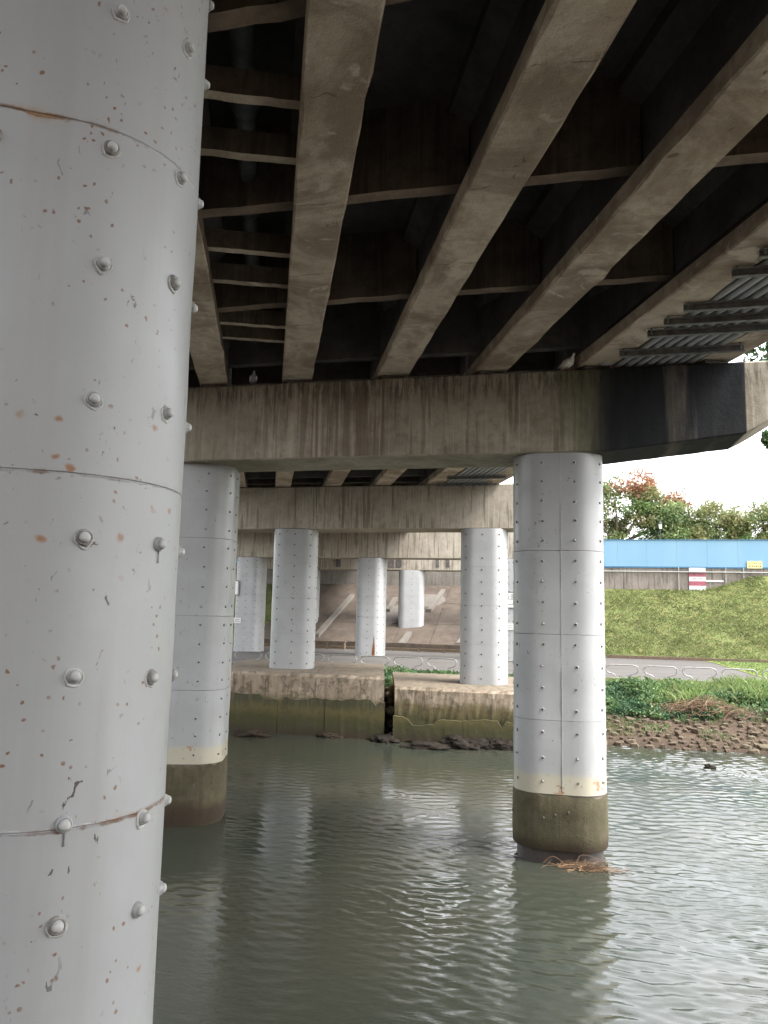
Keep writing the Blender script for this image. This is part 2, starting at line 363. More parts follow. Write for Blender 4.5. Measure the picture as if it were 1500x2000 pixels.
    M['roof'] = simple('orange_roof_tile', (.42, .17, .09), .8, .2, .25, 4)
    M['render'] = simple('pale_house_render', (.55, .52, .48), .8, .2, .1)
    M['glass'] = simple('window_glass', (.05, .06, .07), .1, .6)
    M['lampblk'] = simple('black_cast_iron', (.025, .027, .027), .5)
    M['lampglass'] = simple('frosted_lamp_glass', (.75, .75, .72), .2, .5, .03)
    M['timber'] = simple('weathered_timber', (.11, .085, .062), .8, .2, .3)
    M['bird_grey'] = simple('grey_plumage', (.20, .21, .23), .8, .2, .3, 30)
    M['bird_white'] = simple('white_plumage', (.62, .61, .58), .8, .2, .2, 30)
    M['bird_leg'] = simple('pink_bird_leg', (.35, .12, .10), .6)
    M['mud'] = simple('wet_mud', (.024, .018, .013), .95, .1, .4, 3, .6)
    return M
SEAMZ = [at(8, y, 1.95).z for y in (1632, 915, 222)]
UCORNER = to_uv(at_v(1457, 800, 12.93))[0]
M = mats()

# ================================================================== GROUND
def wall_noise(x, y, s=1.0): return mnoise.noise(Vector((x * s, y * s, 3.7)))
TOE, SLOPE, WALLV = 46.7, .41, 57.2
def mound(u, v):
    t = min(max((u - 9.2) / 4.6, 0), 1); t = t * t * (3 - 2 * t); q = min(max((v - 47) / 9.5, 0), 1)
    return 1.05 * t * q
def gz(u, v):
    P = [(-80, 4.4), (-15, 4.4), (-4.5, -1.7), (2.45, -1.7), (2.55, -5.2), (23.6, -5.2), (24.75, WATER), (27.2, -3.42), (29.3, -2.75), (31.2, -2.55), (TOE, -2.53)]  # rise behind the camera is unseen, added to block light from the rear
    if v <= TOE:
        for (a, za), (b, zb) in zip(P, P[1:]):
            if v <= b: return za + (zb - za) * max(0, (v - a)) / (b - a) if v > a else za
    if v <= WALLV: return -2.53 + (v - TOE) * SLOPE + mound(u, v)
    if v <= WALLV + .4: return -2.53 + (WALLV - TOE) * SLOPE + mound(u, WALLV) 
    return 3.0
us = [-600, -200, -90, -60, -45] + [x * .5 for x in range(-70, 51)] + [32, 45, 70, 120, 300, 700]
vs = [-80, -30, -15, -12, -8, -4.5, -2, 2.45, 2.55, 8, 15, 21, 22.5, 23.6] + [24.0 + .3 * i for i in range(26)] + [33, 36, 40, 44, TOE] + [TOE + .7 * i for i in range(1, 15)] + [WALLV, WALLV + .35, WALLV + .45, 62, 75, 100, 180, 400, 900, 1800]
g = MB(); nu = len(us)
for v in vs:
    for u in us:
        z = gz(u, v); rough = .0
        if 24.2 < v < 31: rough = .05
        elif TOE + .3 < v < WALLV - .3: rough = .06
        z += rough * (wall_noise(u, v, .9) + .6 * wall_noise(u, v, 2.3)); g.v.append(tuple(uv(u, v, z)))
for j in range(len(vs) - 1):
    for i in range(nu - 1):
        a = j * nu + i; g.f.append((a, a + 1, a + nu + 1, a + nu)); g.m.append(0)
ground = g.build('ground', M['ground'], smooth='all', fix=False); tag(ground, kind='structure')

# path on the far bank
def sheet(name, pts, z, thick, mat, parent=None):
    b_ = MB(); n = len(pts)
    b_.v = [(p[0], p[1], z) for p in pts] + [(p[0], p[1], z - thick) for p in pts]
    b_.f = [tuple(range(n)), tuple(range(2 * n - 1, n - 1, -1))] + [(i, i + n, (i + 1) % n + n, (i + 1) % n) for i in range(n)]
    b_.m = [0] * len(b_.f); return b_.build(name, mat, parent)
path = sheet('path', [uv(-60, 31.55), uv(60, 31.55), uv(60, TOE - .25), uv(-60, TOE - .25)], TERR, .15, M['paving']); tag(path, kind='structure')
p1, p2 = Vector((18.0, 42.3, 0)), Vector((15.6, 31.2, 0))
lawn = sheet('lawn', [p1, p2, uv(40, 31.62), uv(40, TOE - .3), uv(to_uv(p1)[0] - .3, TOE - .3)], TERR + .02, .1, M['turf']); tag(lawn, kind='structure')
kb = MB(); kb.box(uv(0, TOE - .12, TERR + .06), 110, .26, .22, (CA, -SA, 0), (SA, CA, 0))
tag(kb.build('path_kerb', M['kerb']), kind='structure')
kb = MB(); kb.box(uv(0, 31.48, TERR - .03), 110, .22, .2, (CA, -SA, 0), (SA, CA, 0))
tag(kb.build('river_side_kerb', M['conc']), kind='structure')
# concrete slope paving under the bridge: slabs with joints
slope = thing('slope_paving', uv(-12, TOE, TERR), 'brown concrete slope paving under the bridge, rising to the abutment wall', 'slope paving')
def slope_pt(u, v, h=0.0): return uv(u, v, -2.53 + (v - TOE) * SLOPE + h)
U0, U1 = -19.5, -5.6
k = 0
for i in range(6):
    ua = U0 + (U1 - U0) * i / 6 + .012; ub = U0 + (U1 - U0) * (i + 1) / 6 - .012
    for j in range(3):
        va = TOE + .35 + (WALLV - .1 - TOE - .35) * j / 3 + .012; vb = TOE + .35 + (WALLV - .1 - TOE - .35) * (j + 1) / 3 - .012
        h = .10 + random.uniform(-.015, .015); s_ = MB()
        s_.hexa([slope_pt(ua, va, -.1), slope_pt(ub, va, -.1), slope_pt(ub, vb, -.1), slope_pt(ua, vb, -.1), slope_pt(ua, va, h), slope_pt(ub, va, h), slope_pt(ub, vb, h), slope_pt(ua, vb, h)])
        s_.build('slab', M['slope'], slope)
for (pa, pb) in (((618, 1245), (688, 1166)), ((757, 1196), (772, 1172)), ((838, 1196), (866, 1156)), ((896, 1262), (935, 1205)), ((782, 1262), (800, 1240))):
    # raised kerbs running straight up the slope
    def hit(p):
        d = ray(*p); lo, hi = 40.0, 75.0
        for _ in range(40):
            m_ = (lo + hi) / 2; q = d * (m_ / d.y); u_, v_ = to_uv(q)
            if q.z > -2.53 + (v_ - TOE) * SLOPE + .1: lo = m_
            else: hi = m_
        return to_uv(q)
    (ua, va), (ub, vb) = hit(pa), hit(pb)
    va = max(va, TOE + .4); um = ua; s_ = MB(); wd = .16
    s_.hexa([slope_pt(um - wd, va, .05), slope_pt(um + wd, va, .05), slope_pt(ub + wd, vb, .05), slope_pt(ub - wd, vb, .05), slope_pt(um - wd, va, .32), slope_pt(um + wd, va, .32), slope_pt(ub + wd, vb, .32), slope_pt(ub - wd, vb, .32)])
    s_.build('slope_kerb', M['slope_pale'], slope)
for (u_, v_, du, dv) in ((-11.6, 51.6, 1.4, 1.9), (-9.4, 54.2, 1.7, 1.2), (-12.4, 50.4, .9, .8)):
    s_ = MB(); n = 10; ring = [(u_ + du * math.cos(t) * random.uniform(.8, 1.1), v_ + dv * math.sin(t) * random.uniform(.8, 1.1)) for t in [2 * math.pi * q / n for q in range(n)]]
    s_.v = [tuple(slope_pt(a, b_, .135)) for a, b_ in ring] + [tuple(slope_pt(a, b_, .06)) for a, b_ in ring]
    s_.f = [tuple(range(n))] + [(q, q + n, (q + 1) % n + n, (q + 1) % n) for q in range(n)]; s_.m = [0] * len(s_.f); s_.build('pale_repair_patch', M['slope_pale'], slope)
ks = MB(); ks.box(uv((U0 + U1) / 2, TOE + .22, TERR + .2), U1 - U0, .24, .5, (CA, -SA, 0), (SA, CA, 0)); ks.build('toe_kerb', M['slope'], slope)

# ================================================================== RIVER
def water_h(X, Y):
    u = X * CA - Y * SA; v = X * SA + Y * CA
    r2 = np.random.default_rng(11); h = np.zeros_like(X)
    patch = .5 + .5 * np.sin(u * .55 + 1.3 * np.sin(v * .31 + .7)) * np.sin(v * .47 + 1.1 * np.sin(u * .29))
    right = 1 / (1 + np.exp(-(X - 2.0) / 1.2)); calm = 1 - .65 * np.exp(-(((X + 2.6) / 1.6) ** 2 + ((Y - 8) / 2.6) ** 2))
    amp = (.30 + .75 * patch ** 1.5 + .5 * right) * calm + 1.1 * np.exp(-((v - 21.8) / 1.0) ** 2) * (X > 3) 
    ph = .8 * np.sin(u * .8 + v * .33) + .6 * np.sin(u * 1.7 - v * .9 + 2)
    for k in range(46):
        L = .115 * (3.3 ** r2.random()); th = r2.normal(0, .5); kk = 2 * math.pi / L
        a = .00098 * (L / .3) ** .75
        h += a * (np.exp(.9 * np.sin(kk * (u * math.sin(th) + v * math.cos(th)) + r2.random() * 6.28 + ph * (1.6 + 1.6 * r2.random()))) - 1.21)
    return amp * h
wu = np.concatenate([[-600, -200, -60, -25, -16], np.arange(-12, 9.01, .05), [11, 14, 18, 25, 60, 200, 700]])
wv = np.concatenate([[2.5, 5.0], np.arange(6.6, 14, .034), np.arange(14, 25.2, .055)])
UU, VV = np.meshgrid(wu, wv); XX = UU * CA + VV * SA; YY = -UU * SA + VV * CA; HH = water_h(XX, YY)
me = bpy.data.meshes.new('river'); nx, ny = len(wu), len(wv); nv = nx * ny
me.vertices.add(nv); me.vertices.foreach_set('co', np.stack([XX, YY, HH + WATER], -1).reshape(-1).astype(np.float32))
idx = np.arange(nv).reshape(ny, nx); q = np.stack([idx[:-1, :-1], idx[:-1, 1:], idx[1:, 1:], idx[1:, :-1]], -1).reshape(-1, 4)
me.loops.add(q.size); me.loops.foreach_set('vertex_index', q.reshape(-1).astype(np.int32)); me.polygons.add(len(q))
me.polygons.foreach_set('loop_start', np.arange(0, q.size, 4, dtype=np.int32)); me.polygons.foreach_set('loop_total', np.full(len(q), 4, np.int32))
me.polygons.foreach_set('use_smooth', np.ones(len(q), bool)); me.materials.append(M['water']); me.update(); me.validate()
river = link('river', me); tag(river, kind='structure')

# ================================================================== BRIDGE
GD = Vector((-.148, 1, 0)).normalized(); GN = Vector((GD.y, -GD.x, 0))
PIERV = [2.2, 13.55, 25.55, 40.9, 50.6]
GZ = 4.15; DECK = 5.5
gx = [at_z(x, y, GZ) for x, y in ((412, 728), (583, 722), (778, 716), (977, 707), (1188, 697), (1424, 690))]
d0 = (gx[1] - gx[2]); gpts = [gx[0] - (gx[1] - gx[0])] + gx       # one more girder hidden behind the near column, added to block light
def on_line(p, v, off=0.0):   # point of a girder line at bank coordinate v
    p = Vector((p.x, p.y, 0)) + GN * off; pv = p.x * SA + p.y * CA; gv = GD.x * SA + GD.y * CA; t = (v - pv) / gv; return p + GD * t
PROF = [(-.25, 0), (.25, 0), (.27, .02), (.27, .2), (.11, .4), (.11, 1.02), (.33, 1.2), (.33, 1.36), (-.33, 1.36), (-.33, 1.2), (-.11, 1.02), (-.11, .4), (-.27, .2), (-.27, .02)]
ENDP = [(-.25, 0), (.25, 0), (.27, .02), (.27, .2), (.27, .4), (.27, 1.02), (.33, 1.2), (.33, 1.36), (-.33, 1.36), (-.33, 1.2), (-.27, 1.02), (-.27, .4), (-.27, .2), (-.27, .02)]
def girder(p, v0, v1, parent, seed, detail=.35):
    r_ = random.Random(seed); n = max(4, int((v1 - v0) / detail)); mb = MB(); rings = []
    vv_ = [v0, v0 + .9, v0 + 1.2] + [v0 + 1.2 + (v1 - v0 - 2.4) * i / n for i in range(1, n)] + [v1 - 1.2, v1 - .9, v1]
    for i, v in enumerate(vv_):
        pr = ENDP if (i < 2 or i > len(vv_) - 3) else PROF; rg = []
        for k_, (s_, z_) in enumerate(pr):
            jit = (.008 if r_.random() < .85 else .028) if k_ in (0, 1, 2, 13) else .003
            q = on_line(p, v, s_ + r_.uniform(-jit, jit)); q.z = GZ + z_ + r_.uniform(-jit, jit) * .7; rg.append(q)
        rings.append(rg)
    mb.rings(rings)
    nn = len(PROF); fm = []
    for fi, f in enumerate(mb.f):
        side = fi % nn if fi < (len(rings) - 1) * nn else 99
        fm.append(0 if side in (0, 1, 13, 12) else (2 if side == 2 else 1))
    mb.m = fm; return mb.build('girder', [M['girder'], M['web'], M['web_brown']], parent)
VABUT = 57.9
spans_def = [('bridge_span', -10, PIERV[1] - .06, 'near bridge span overhead with long brown girders and deck underside black with soot and shade'),
             ('bridge_span', PIERV[1] + .06, PIERV[2] - .06, 'second bridge span beyond the near cap beam, girder ends showing above the middle cap'),
             ('bridge_span', PIERV[2] + .06, PIERV[3] - .06, 'third bridge span hidden mostly behind the middle cap beam'),
             ('bridge_span', PIERV[3] + .06, VABUT, 'farthest bridge span running to the abutment above the concrete slope')]
spans = []
for i, (nm, va, vb, lab) in enumerate(spans_def):
    t = thing(nm, uv(-3, (va + vb) / 2, GZ), lab, 'bridge span', 'spans of the bridge'); spans.append(t)
    for j, p in enumerate(gpts): girder(p, va, vb, t, 100 * i + j, .35 if i == 0 else .9)
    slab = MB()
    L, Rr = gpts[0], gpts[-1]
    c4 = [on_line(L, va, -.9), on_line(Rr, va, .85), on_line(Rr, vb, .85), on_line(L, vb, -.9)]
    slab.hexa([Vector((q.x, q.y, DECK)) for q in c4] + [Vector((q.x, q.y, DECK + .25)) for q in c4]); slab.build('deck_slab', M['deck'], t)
    for (pp, o0, o1) in ((L, -.88, -.62), (Rr, .57, .83)):
        pa = MB(); c4 = [on_line(pp, va, o0), on_line(pp, va, o1), on_line(pp, vb, o1), on_line(pp, vb, o0)]
        pa.hexa([Vector((q.x, q.y, DECK + .252)) for q in c4] + [Vector((q.x, q.y, DECK + 1.2)) for q in c4]); pa.build('parapet', M['conc'], t)
    # diaphragms parallel to the piers
    dv = [to_uv(at_z(x_, y_, GZ + .36))[1] for x_, y_ in ((640, 8), (780, 380), (715, 585))] if i == 0 else [va + (vb - va) * q for q in (.25, .5, .75)]
    for v in ([-6, -1] + dv if i == 0 else dv) + [vb - .55] + ([va + .55] if i else []):
        endw = v in (vb - .55, va + .55)
        for j in range(len(gpts) - 1):
            d = MB(); th = .09; zb = GZ + (.30 if endw else .36); rr = random.Random(int(v * 77) + j)
            n_ = 7
            for k_ in range(n_):
                pass
            A0, B0 = on_line(gpts[j], v, .1), on_line(gpts[j + 1], v, -.1); vd = uv(0, 1)
            rings = []
            for k_ in range(n_ + 1):
                q = A0.lerp(B0, k_ / n_); e = rr.uniform(-.008, .008)
                rings.append([Vector((q.x, q.y, zb + e)) - vd * th, Vector((q.x, q.y, zb + e)) + vd * th, Vector((q.x, q.y, DECK + .02)) + vd * th, Vector((q.x, q.y, DECK + .02)) - vd * th])
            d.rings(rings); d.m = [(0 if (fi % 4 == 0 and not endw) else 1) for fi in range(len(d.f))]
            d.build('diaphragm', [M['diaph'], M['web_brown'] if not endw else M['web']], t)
    # brackets of steel fixed to the web near pier (corbel blocks)
near_span = spans[0]
# pipe supports between the two leftmost visible girders
for (yb) in (196, 308, 494, 555, 636, 664):
    zb = GZ + .26
    A0 = at_z(500, yb, zb); pv = to_uv(A0)[1]
    a_ = on_line(gpts[1], pv, 0); s_ = (A0 - Vector((a_.x, a_.y, 0))).dot(GD); a_ = a_ + GD * s_
    tA = (Vector((A0.x, A0.y, 0)) - Vector((gpts[1].x, gpts[1].y, 0))).dot(GD)
    qa = Vector((gpts[1].x, gpts[1].y, 0)) + GD * tA + GN * .1; tB = (Vector((A0.x, A0.y, 0)) - Vector((gpts[2].x, gpts[2].y, 0))).dot(GD)
    qb = Vector((gpts[2].x, gpts[2].y, 0)) + GD * tB - GN * .1
    d = MB(); rr = random.Random(yb); rings = []
    for k_ in range(13):
        q = qa.lerp(qb, k_ / 12); e = rr.uniform(-.005, .005); w_ = .06
        rings.append([Vector((q.x, q.y, zb + e)) - GD * w_, Vector((q.x, q.y, zb + e + rr.uniform(-.004, .004))) + GD * w_, Vector((q.x, q.y, zb + .24)) + GD * w_, Vector((q.x, q.y, zb + .24)) - GD * w_])
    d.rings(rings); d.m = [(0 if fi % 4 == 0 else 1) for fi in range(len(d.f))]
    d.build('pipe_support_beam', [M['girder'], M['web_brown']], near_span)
# utility pipe in the same bay
pp = at_z(484, 330, GZ + .74); up_ = thing('utility_pipe', Vector((pp.x, pp.y, GZ + .74)), 'dark sooty utility pipe slung between the two leftmost girders', 'pipe')
t0 = Vector((pp.x, pp.y, GZ + .74)); mb = MB(); mb.tube([t0 - GD * 6, t0 + GD * 6.2], .105, 20); mb.build('pipe_run', M['pipe'], up_, True)
for k_ in range(5):
    mb = MB(); c = t0 + GD * (-3.2 + 2.0 * k_); mb.tube([c - GD * .12, c - GD * .05, c + GD * .05, c + GD * .12], [.13, .15, .15, .13], 20); mb.build('pipe_collar', M['pipe'], up_, True)
# conduits on steel brackets between girder five and six
def conduit_rack(v0, v1, ga, gb, bracket_v, label, nb, zc):
    base = on_line(ga, (v0 + v1) / 2, .5); t = thing('conduit_rack', Vector((base.x, base.y, zc - .1)), label, 'conduit rack')
    zc -= .012
    wd = (Vector((gb.x, gb.y, 0)) - Vector((ga.x, ga.y, 0))).dot(GN)
    for k_ in range(nb):
        off = .36 + (wd - .72) * k_ / (nb - 1); mb = MB(); a_, b_ = on_line(ga, v0, off), on_line(ga, v1, off)
        a_.z = b_.z = zc; pts = [a_.lerp(b_, q / 12) + Vector((0, 0, random.uniform(-.006, .006))) for q in range(13)]
        mb.tube(pts, .046, 12); mb.build('conduit', M['conduit'], t, True)
    for v in bracket_v:
        mb = MB(); a_, b_ = on_line(ga, v, .02), on_line(gb, v, -.05); zz = GZ - .085
        dr = (b_ - a_).normalized(); nn = dr.cross(Vector((0, 0, 1)))
        m_ = (a_ + b_) / 2; ln = (b_ - a_).length
        # channel section: web plate and two flanges
        mb.box((m_.x, m_.y, zz), ln, .012, .085, dr, nn); mb.box(m_ + nn * .035 + Vector((0, 0, zz + .046)), ln, .07, .01, dr, nn); mb.box(m_ + nn * .035 + Vector((0, 0, zz - .046)), ln, .07, .01, dr, nn)
        br = mb.build('bracket', M['darksteel'], t)
        for f_ in (.03, .97):
            mb = MB(); q = a_.lerp(b_, f_); mb.tube([Vector((q.x, q.y, zz - .02)) + nn * .04, Vector((q.x, q.y, GZ + .02)) + nn * .04], .012, 6)
            mb.build('hanger_bolt', M['darksteel'], br)
    return t
bv = [to_uv(at_z(x, y, GZ - .1))[1] for x, y in ((1310, 690), (1340, 652), (1390, 628), (1430, 600), (1470, 536), (1490, 500))]
conduit_rack(2.6, PIERV[1] + .2, gpts[5], gpts[6], bv + [bv[-1] - 1.5, bv[-1] - 3], 'grey conduits on dark steel brackets below the right edge of the near span', 8, GZ + .028)
conduit_rack(PIERV[1] + .3, PIERV[2] - .1, gpts[5], gpts[6], [16, 18.5, 21, 23.3, 24.6], 'grey conduits under the second span, glimpsed beside the right river column', 8, GZ + .028)

# ---------------------------------------------------------------- piers
def rrect(hw, rc, nc=9, nf=6, rot=0.0, c=(0, 0), off=0.0):
    """rounded square ring, counter-clockwise; off shrinks or grows it"""
    hw += off; rc = max(.02, rc + off); pts = []
    fl = hw - rc
    for qd, (sx, sy) in enumerate(((1, -1), (1, 1), (-1, 1), (-1, -1))):
        a0 = -math.pi / 2 + qd * math.pi / 2
        for k_ in range(nc + 1):
            a_ = a0 + (math.pi / 2) * k_ / nc; pts.append((sx * fl + rc * math.cos(a_), sy * fl + rc * math.sin(a_)))
        nx_ = ((1, 1), (-1, 1), (-1, -1), (1, -1))[qd]
        a_end = a0 + math.pi / 2; e0 = (sx * fl + rc * math.cos(a_end), sy * fl + rc * math.sin(a_end)); s2 = nx_; e1 = (s2[0] * fl + rc * math.cos(a_end), s2[1] * fl + rc * math.sin(a_end))
        for k_ in range(1, nf): pts.append((e0[0] + (e1[0] - e0[0]) * k_ / nf, e0[1] + (e1[1] - e0[1]) * k_ / nf))
    cr, sr = math.cos(rot), math.sin(rot)
    return [(c[0] + x * cr - y * sr, c[1] + x * sr + y * cr) for x, y in pts]
def perim_point(hw, rc, s, rot, c):
    """walk s metres to the right (positive) from the middle of the front (-y) face; returns point, outward normal"""
    fl = hw - rc; sgn = 1 if s >= 0 else -1; q = abs(s); arc = rc * math.pi / 2
    side = 0
    while True:
        if side == 0: seg = fl
        else: seg = 2 * fl
        if q <= seg:
            base = -q if False else q
            lx = (q if side == 0 else -fl + q); p = (lx, -hw); th = side * 90; break
        q -= seg
        if q <= arc:
            a_ = q / rc; p = (fl + rc * math.sin(a_), -fl - rc * math.cos(a_)); th = side * 90; n = (math.sin(a_), -math.cos(a_))
            cr, sr = math.cos(R(th)), math.sin(R(th)); p = (p[0] * cr - p[1] * sr, p[0] * sr + p[1] * cr); n = (n[0] * cr - n[1] * sr, n[0] * sr + n[1] * cr)
            return finish(p, n, sgn, rot, c)
        q -= arc; side += 1
    cr, sr = math.cos(R(th)), math.sin(R(th)); n = (0, -1)
    p = (p[0] * cr - p[1] * sr, p[0] * sr + p[1] * cr); n = (n[0] * cr - n[1] * sr, n[0] * sr + n[1] * cr)
    return finish(p, n, sgn, rot, c)
def finish(p, n, sgn, rot, c):
    p = (sgn * p[0], p[1]); n = (sgn * n[0], n[1]); cr, sr = math.cos(rot), math.sin(rot)
    return Vector((c[0] + p[0] * cr - p[1] * sr, c[1] + p[0] * sr + p[1] * cr, 0)), Vector((n[0] * cr - n[1] * sr, n[0] * sr + n[1] * cr, 0))
def shell(hw, rc, z0, z1, rot, c, mat, name, parent, seed=0, bul=.004, nz=5, eg=.003):
    rr = random.Random(seed); rings = []
    lv = [(z0, -eg), (z0 + eg, 0)] + [(z0 + (z1 - z0) * k_ / nz, rr.uniform(-bul, bul)) for k_ in range(1, nz)] + [(z1 - eg, 0), (z1, -eg)]
    for z, off in lv: rings.append([(x, y, z) for x, y in rrect(hw, rc, 9, 6, rot, c, off)])
    mb = MB(); mb.rings(rings); return mb.build(name, mat, parent, True)
# bolt meshes, axis +Z
def bolt_mesh(name, r, h, washer, mats_, n=14):
    mb = MB(); rings = []
    if washer: mb.rings([[(rr_ * math.cos(2 * math.pi * k_ / n), rr_ * math.sin(2 * math.pi * k_ / n), z) for k_ in range(n)] for rr_, z in ((washer, -.003), (washer * .98, .005), (washer * .8, .011), (r * 1.02, .009))], True, 1)
    prof = [(r, 0), (r * 1.0, h * .45), (r * .93, h * .68), (r * .74, h * .87), (r * .42, h * .98), (r * .1, h)]
    mb.rings([[(q * math.cos(2 * math.pi * k_ / n), q * math.sin(2 * math.pi * k_ / n), z) for k_ in range(n)] for q, z in prof], True, 0)
    return mb.mesh(name, mats_, True)
BOLT_BIG = [bolt_mesh('bolt', .0150, .024, .0215, [M['bolt_w'], M['paint_far']]), bolt_mesh('bolt', .0150, .023, .0235, [M['bolt_w'], M['rustbolt']]), bolt_mesh('bolt', .0145, .024, .0195, [M['bolt_w'], M['bolt_w']])]
BOLT_MID = [bolt_mesh('bolt', .018, .020, .026, [M['bolt_d'], M['bolt_w']], 8), bolt_mesh('bolt', .018, .020, .024, [M['bolt_w'], M['bolt_d']], 8), bolt_mesh('bolt', .018, .016, 0, [M['bolt_d'], M['bolt_d']], 8)]
def put_bolt(me, p, n, parent):
    o = link('bolt', me, parent, p); o.rotation_euler = Vector(n).to_track_quat('Z', 'Y').to_euler(); return o

# pier at the camera: only its white jacketed column is in view
RN, CN = R(17), (-1.475, 2.57); HW, RC = .75, .36
pier0 = thing('bridge_pier', (CN[0], CN[1], -1.7), 'closest white steel jacketed bridge pier with rust spots and large domed bolts', 'bridge pier', 'piers of the bridge')
core = MB(); core.rings([[(x, y, z) for x, y in rrect(HW - .015, RC, 9, 6, RN, CN)] for z in (-1.75, 2.6)])
col0 = core.build('column', M['seam'], pier0, True)
zs0 = [-1.74] + [at(8, y, 1.95).z for y in (1632, 915, 222)] + [2.58]
zs0.sort()
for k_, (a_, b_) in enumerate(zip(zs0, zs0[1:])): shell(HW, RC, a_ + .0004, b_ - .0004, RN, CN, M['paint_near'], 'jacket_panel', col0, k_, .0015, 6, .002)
e1 = Vector((math.cos(RN), math.sin(RN), 0))
rows = {.497: [(222, 25), (206, 290), (195, 515), (175, 780), (157, 1050), (138, 1320), (119, 1610), (135, 1808)],
        .735: [(375, 95), (362, 348), (348, 553), (335, 807), (317, 1063), (300, 1323), (275, 1597), (282, 1777)],
        1.06: [(424, 10), (413, 165), (401, 398), (389, 602), (377, 835), (362, 1078), (345, 1318), (329, 1563), (317, 1735)],
        .20: [(5, 262)]}
bi = 0
for s_, lst in rows.items():
    p, n = perim_point(HW, RC, s_, RN, CN)
    for (x, y) in lst:
        z = at(x, y, p.y).z; put_bolt(BOLT_BIG[bi * 7 % 3], (p.x, p.y, z), n, col0); bi += 1
rd_ = random.Random(4)
for s_, lst in rows.items():
    if s_ > 1: continue
    p, n = perim_point(HW, RC, s_, RN, CN); tg = Vector((-n.y, n.x, 0))
    for (x, y) in lst:
        z = at(x, y, p.y).z; kind = rd_.random(); mb = MB()
        if kind < .55:     # sealant smear: a lumpy ring
            m_ = 14; rg = [[Vector((p.x, p.y, z)) + (tg * math.cos(t_) * 1.0 + Vector((0, 0, 1)) * (math.sin(t_) - .15)) * (.0235 + .007 * mnoise.noise(Vector((math.cos(t_) * 2 + x, math.sin(t_) * 2, y)))) * k2 + n * h2 for t_ in [2 * math.pi * q_ / m_ for q_ in range(m_)]] for k2, h2 in ((1.12, -.001), (1.04, .0035), (.9, .004), (.8, -.001))]
            mb.rings(rg, False); mb.build('sealant_ring', M['bolt_w'], col0, 'all')
        if kind > .66:
            L_ = rd_.uniform(.015, .04); a0 = Vector((p.x, p.y, z - .018)) + n * .002 + tg * rd_.uniform(-.006, .006)
            mb = MB(); mb.tube([a0, a0 - Vector((0, 0, L_ * .5)), a0 - Vector((0, 0, L_))], [.003, .0018, .0024], 6); mb.build('paint_drip', M['rustbolt' if rd_.random() < .5 else 'bolt_w'], col0, 'all')
# pier cap above the camera
cap0 = MB()
def cap_ring(uu0, uu1, v0, v1, prof, name, mat, parent, nseg=40, jit=.004, seed=0):
    """cap beam: prof(u) -> (z bottom, z top)"""
    rr = random.Random(seed); rings = []; ch = .025
    for k_ in range(nseg + 1):
        u = uu0 + (uu1 - uu0) * k_ / nseg; zb, zt = prof(u); j = lambda: rr.uniform(-jit, jit)
        rings.append([uv(u, v0 + ch + j(), zb + j()), uv(u, v0 + j(), zb + ch + j()), uv(u, v0 + j() * .5, (zb + zt) / 2), uv(u, v0 + j(), zt - ch), uv(u, v0 + ch, zt + j()), uv(u, v1 - ch, zt + j()), uv(u, v1, zt - ch), uv(u, v1, zb + ch + j()), uv(u, v1 - ch + j(), zb + j())])
    mb = MB(); mb.rings(rings); return mb.build(name, mat, parent)
cap_ring(-9, 5.0, PIERV[0] - .62, PIERV[0] + .62, lambda u: (2.66, 4.08), 'cap_beam', M['cap'], pier0, 8)

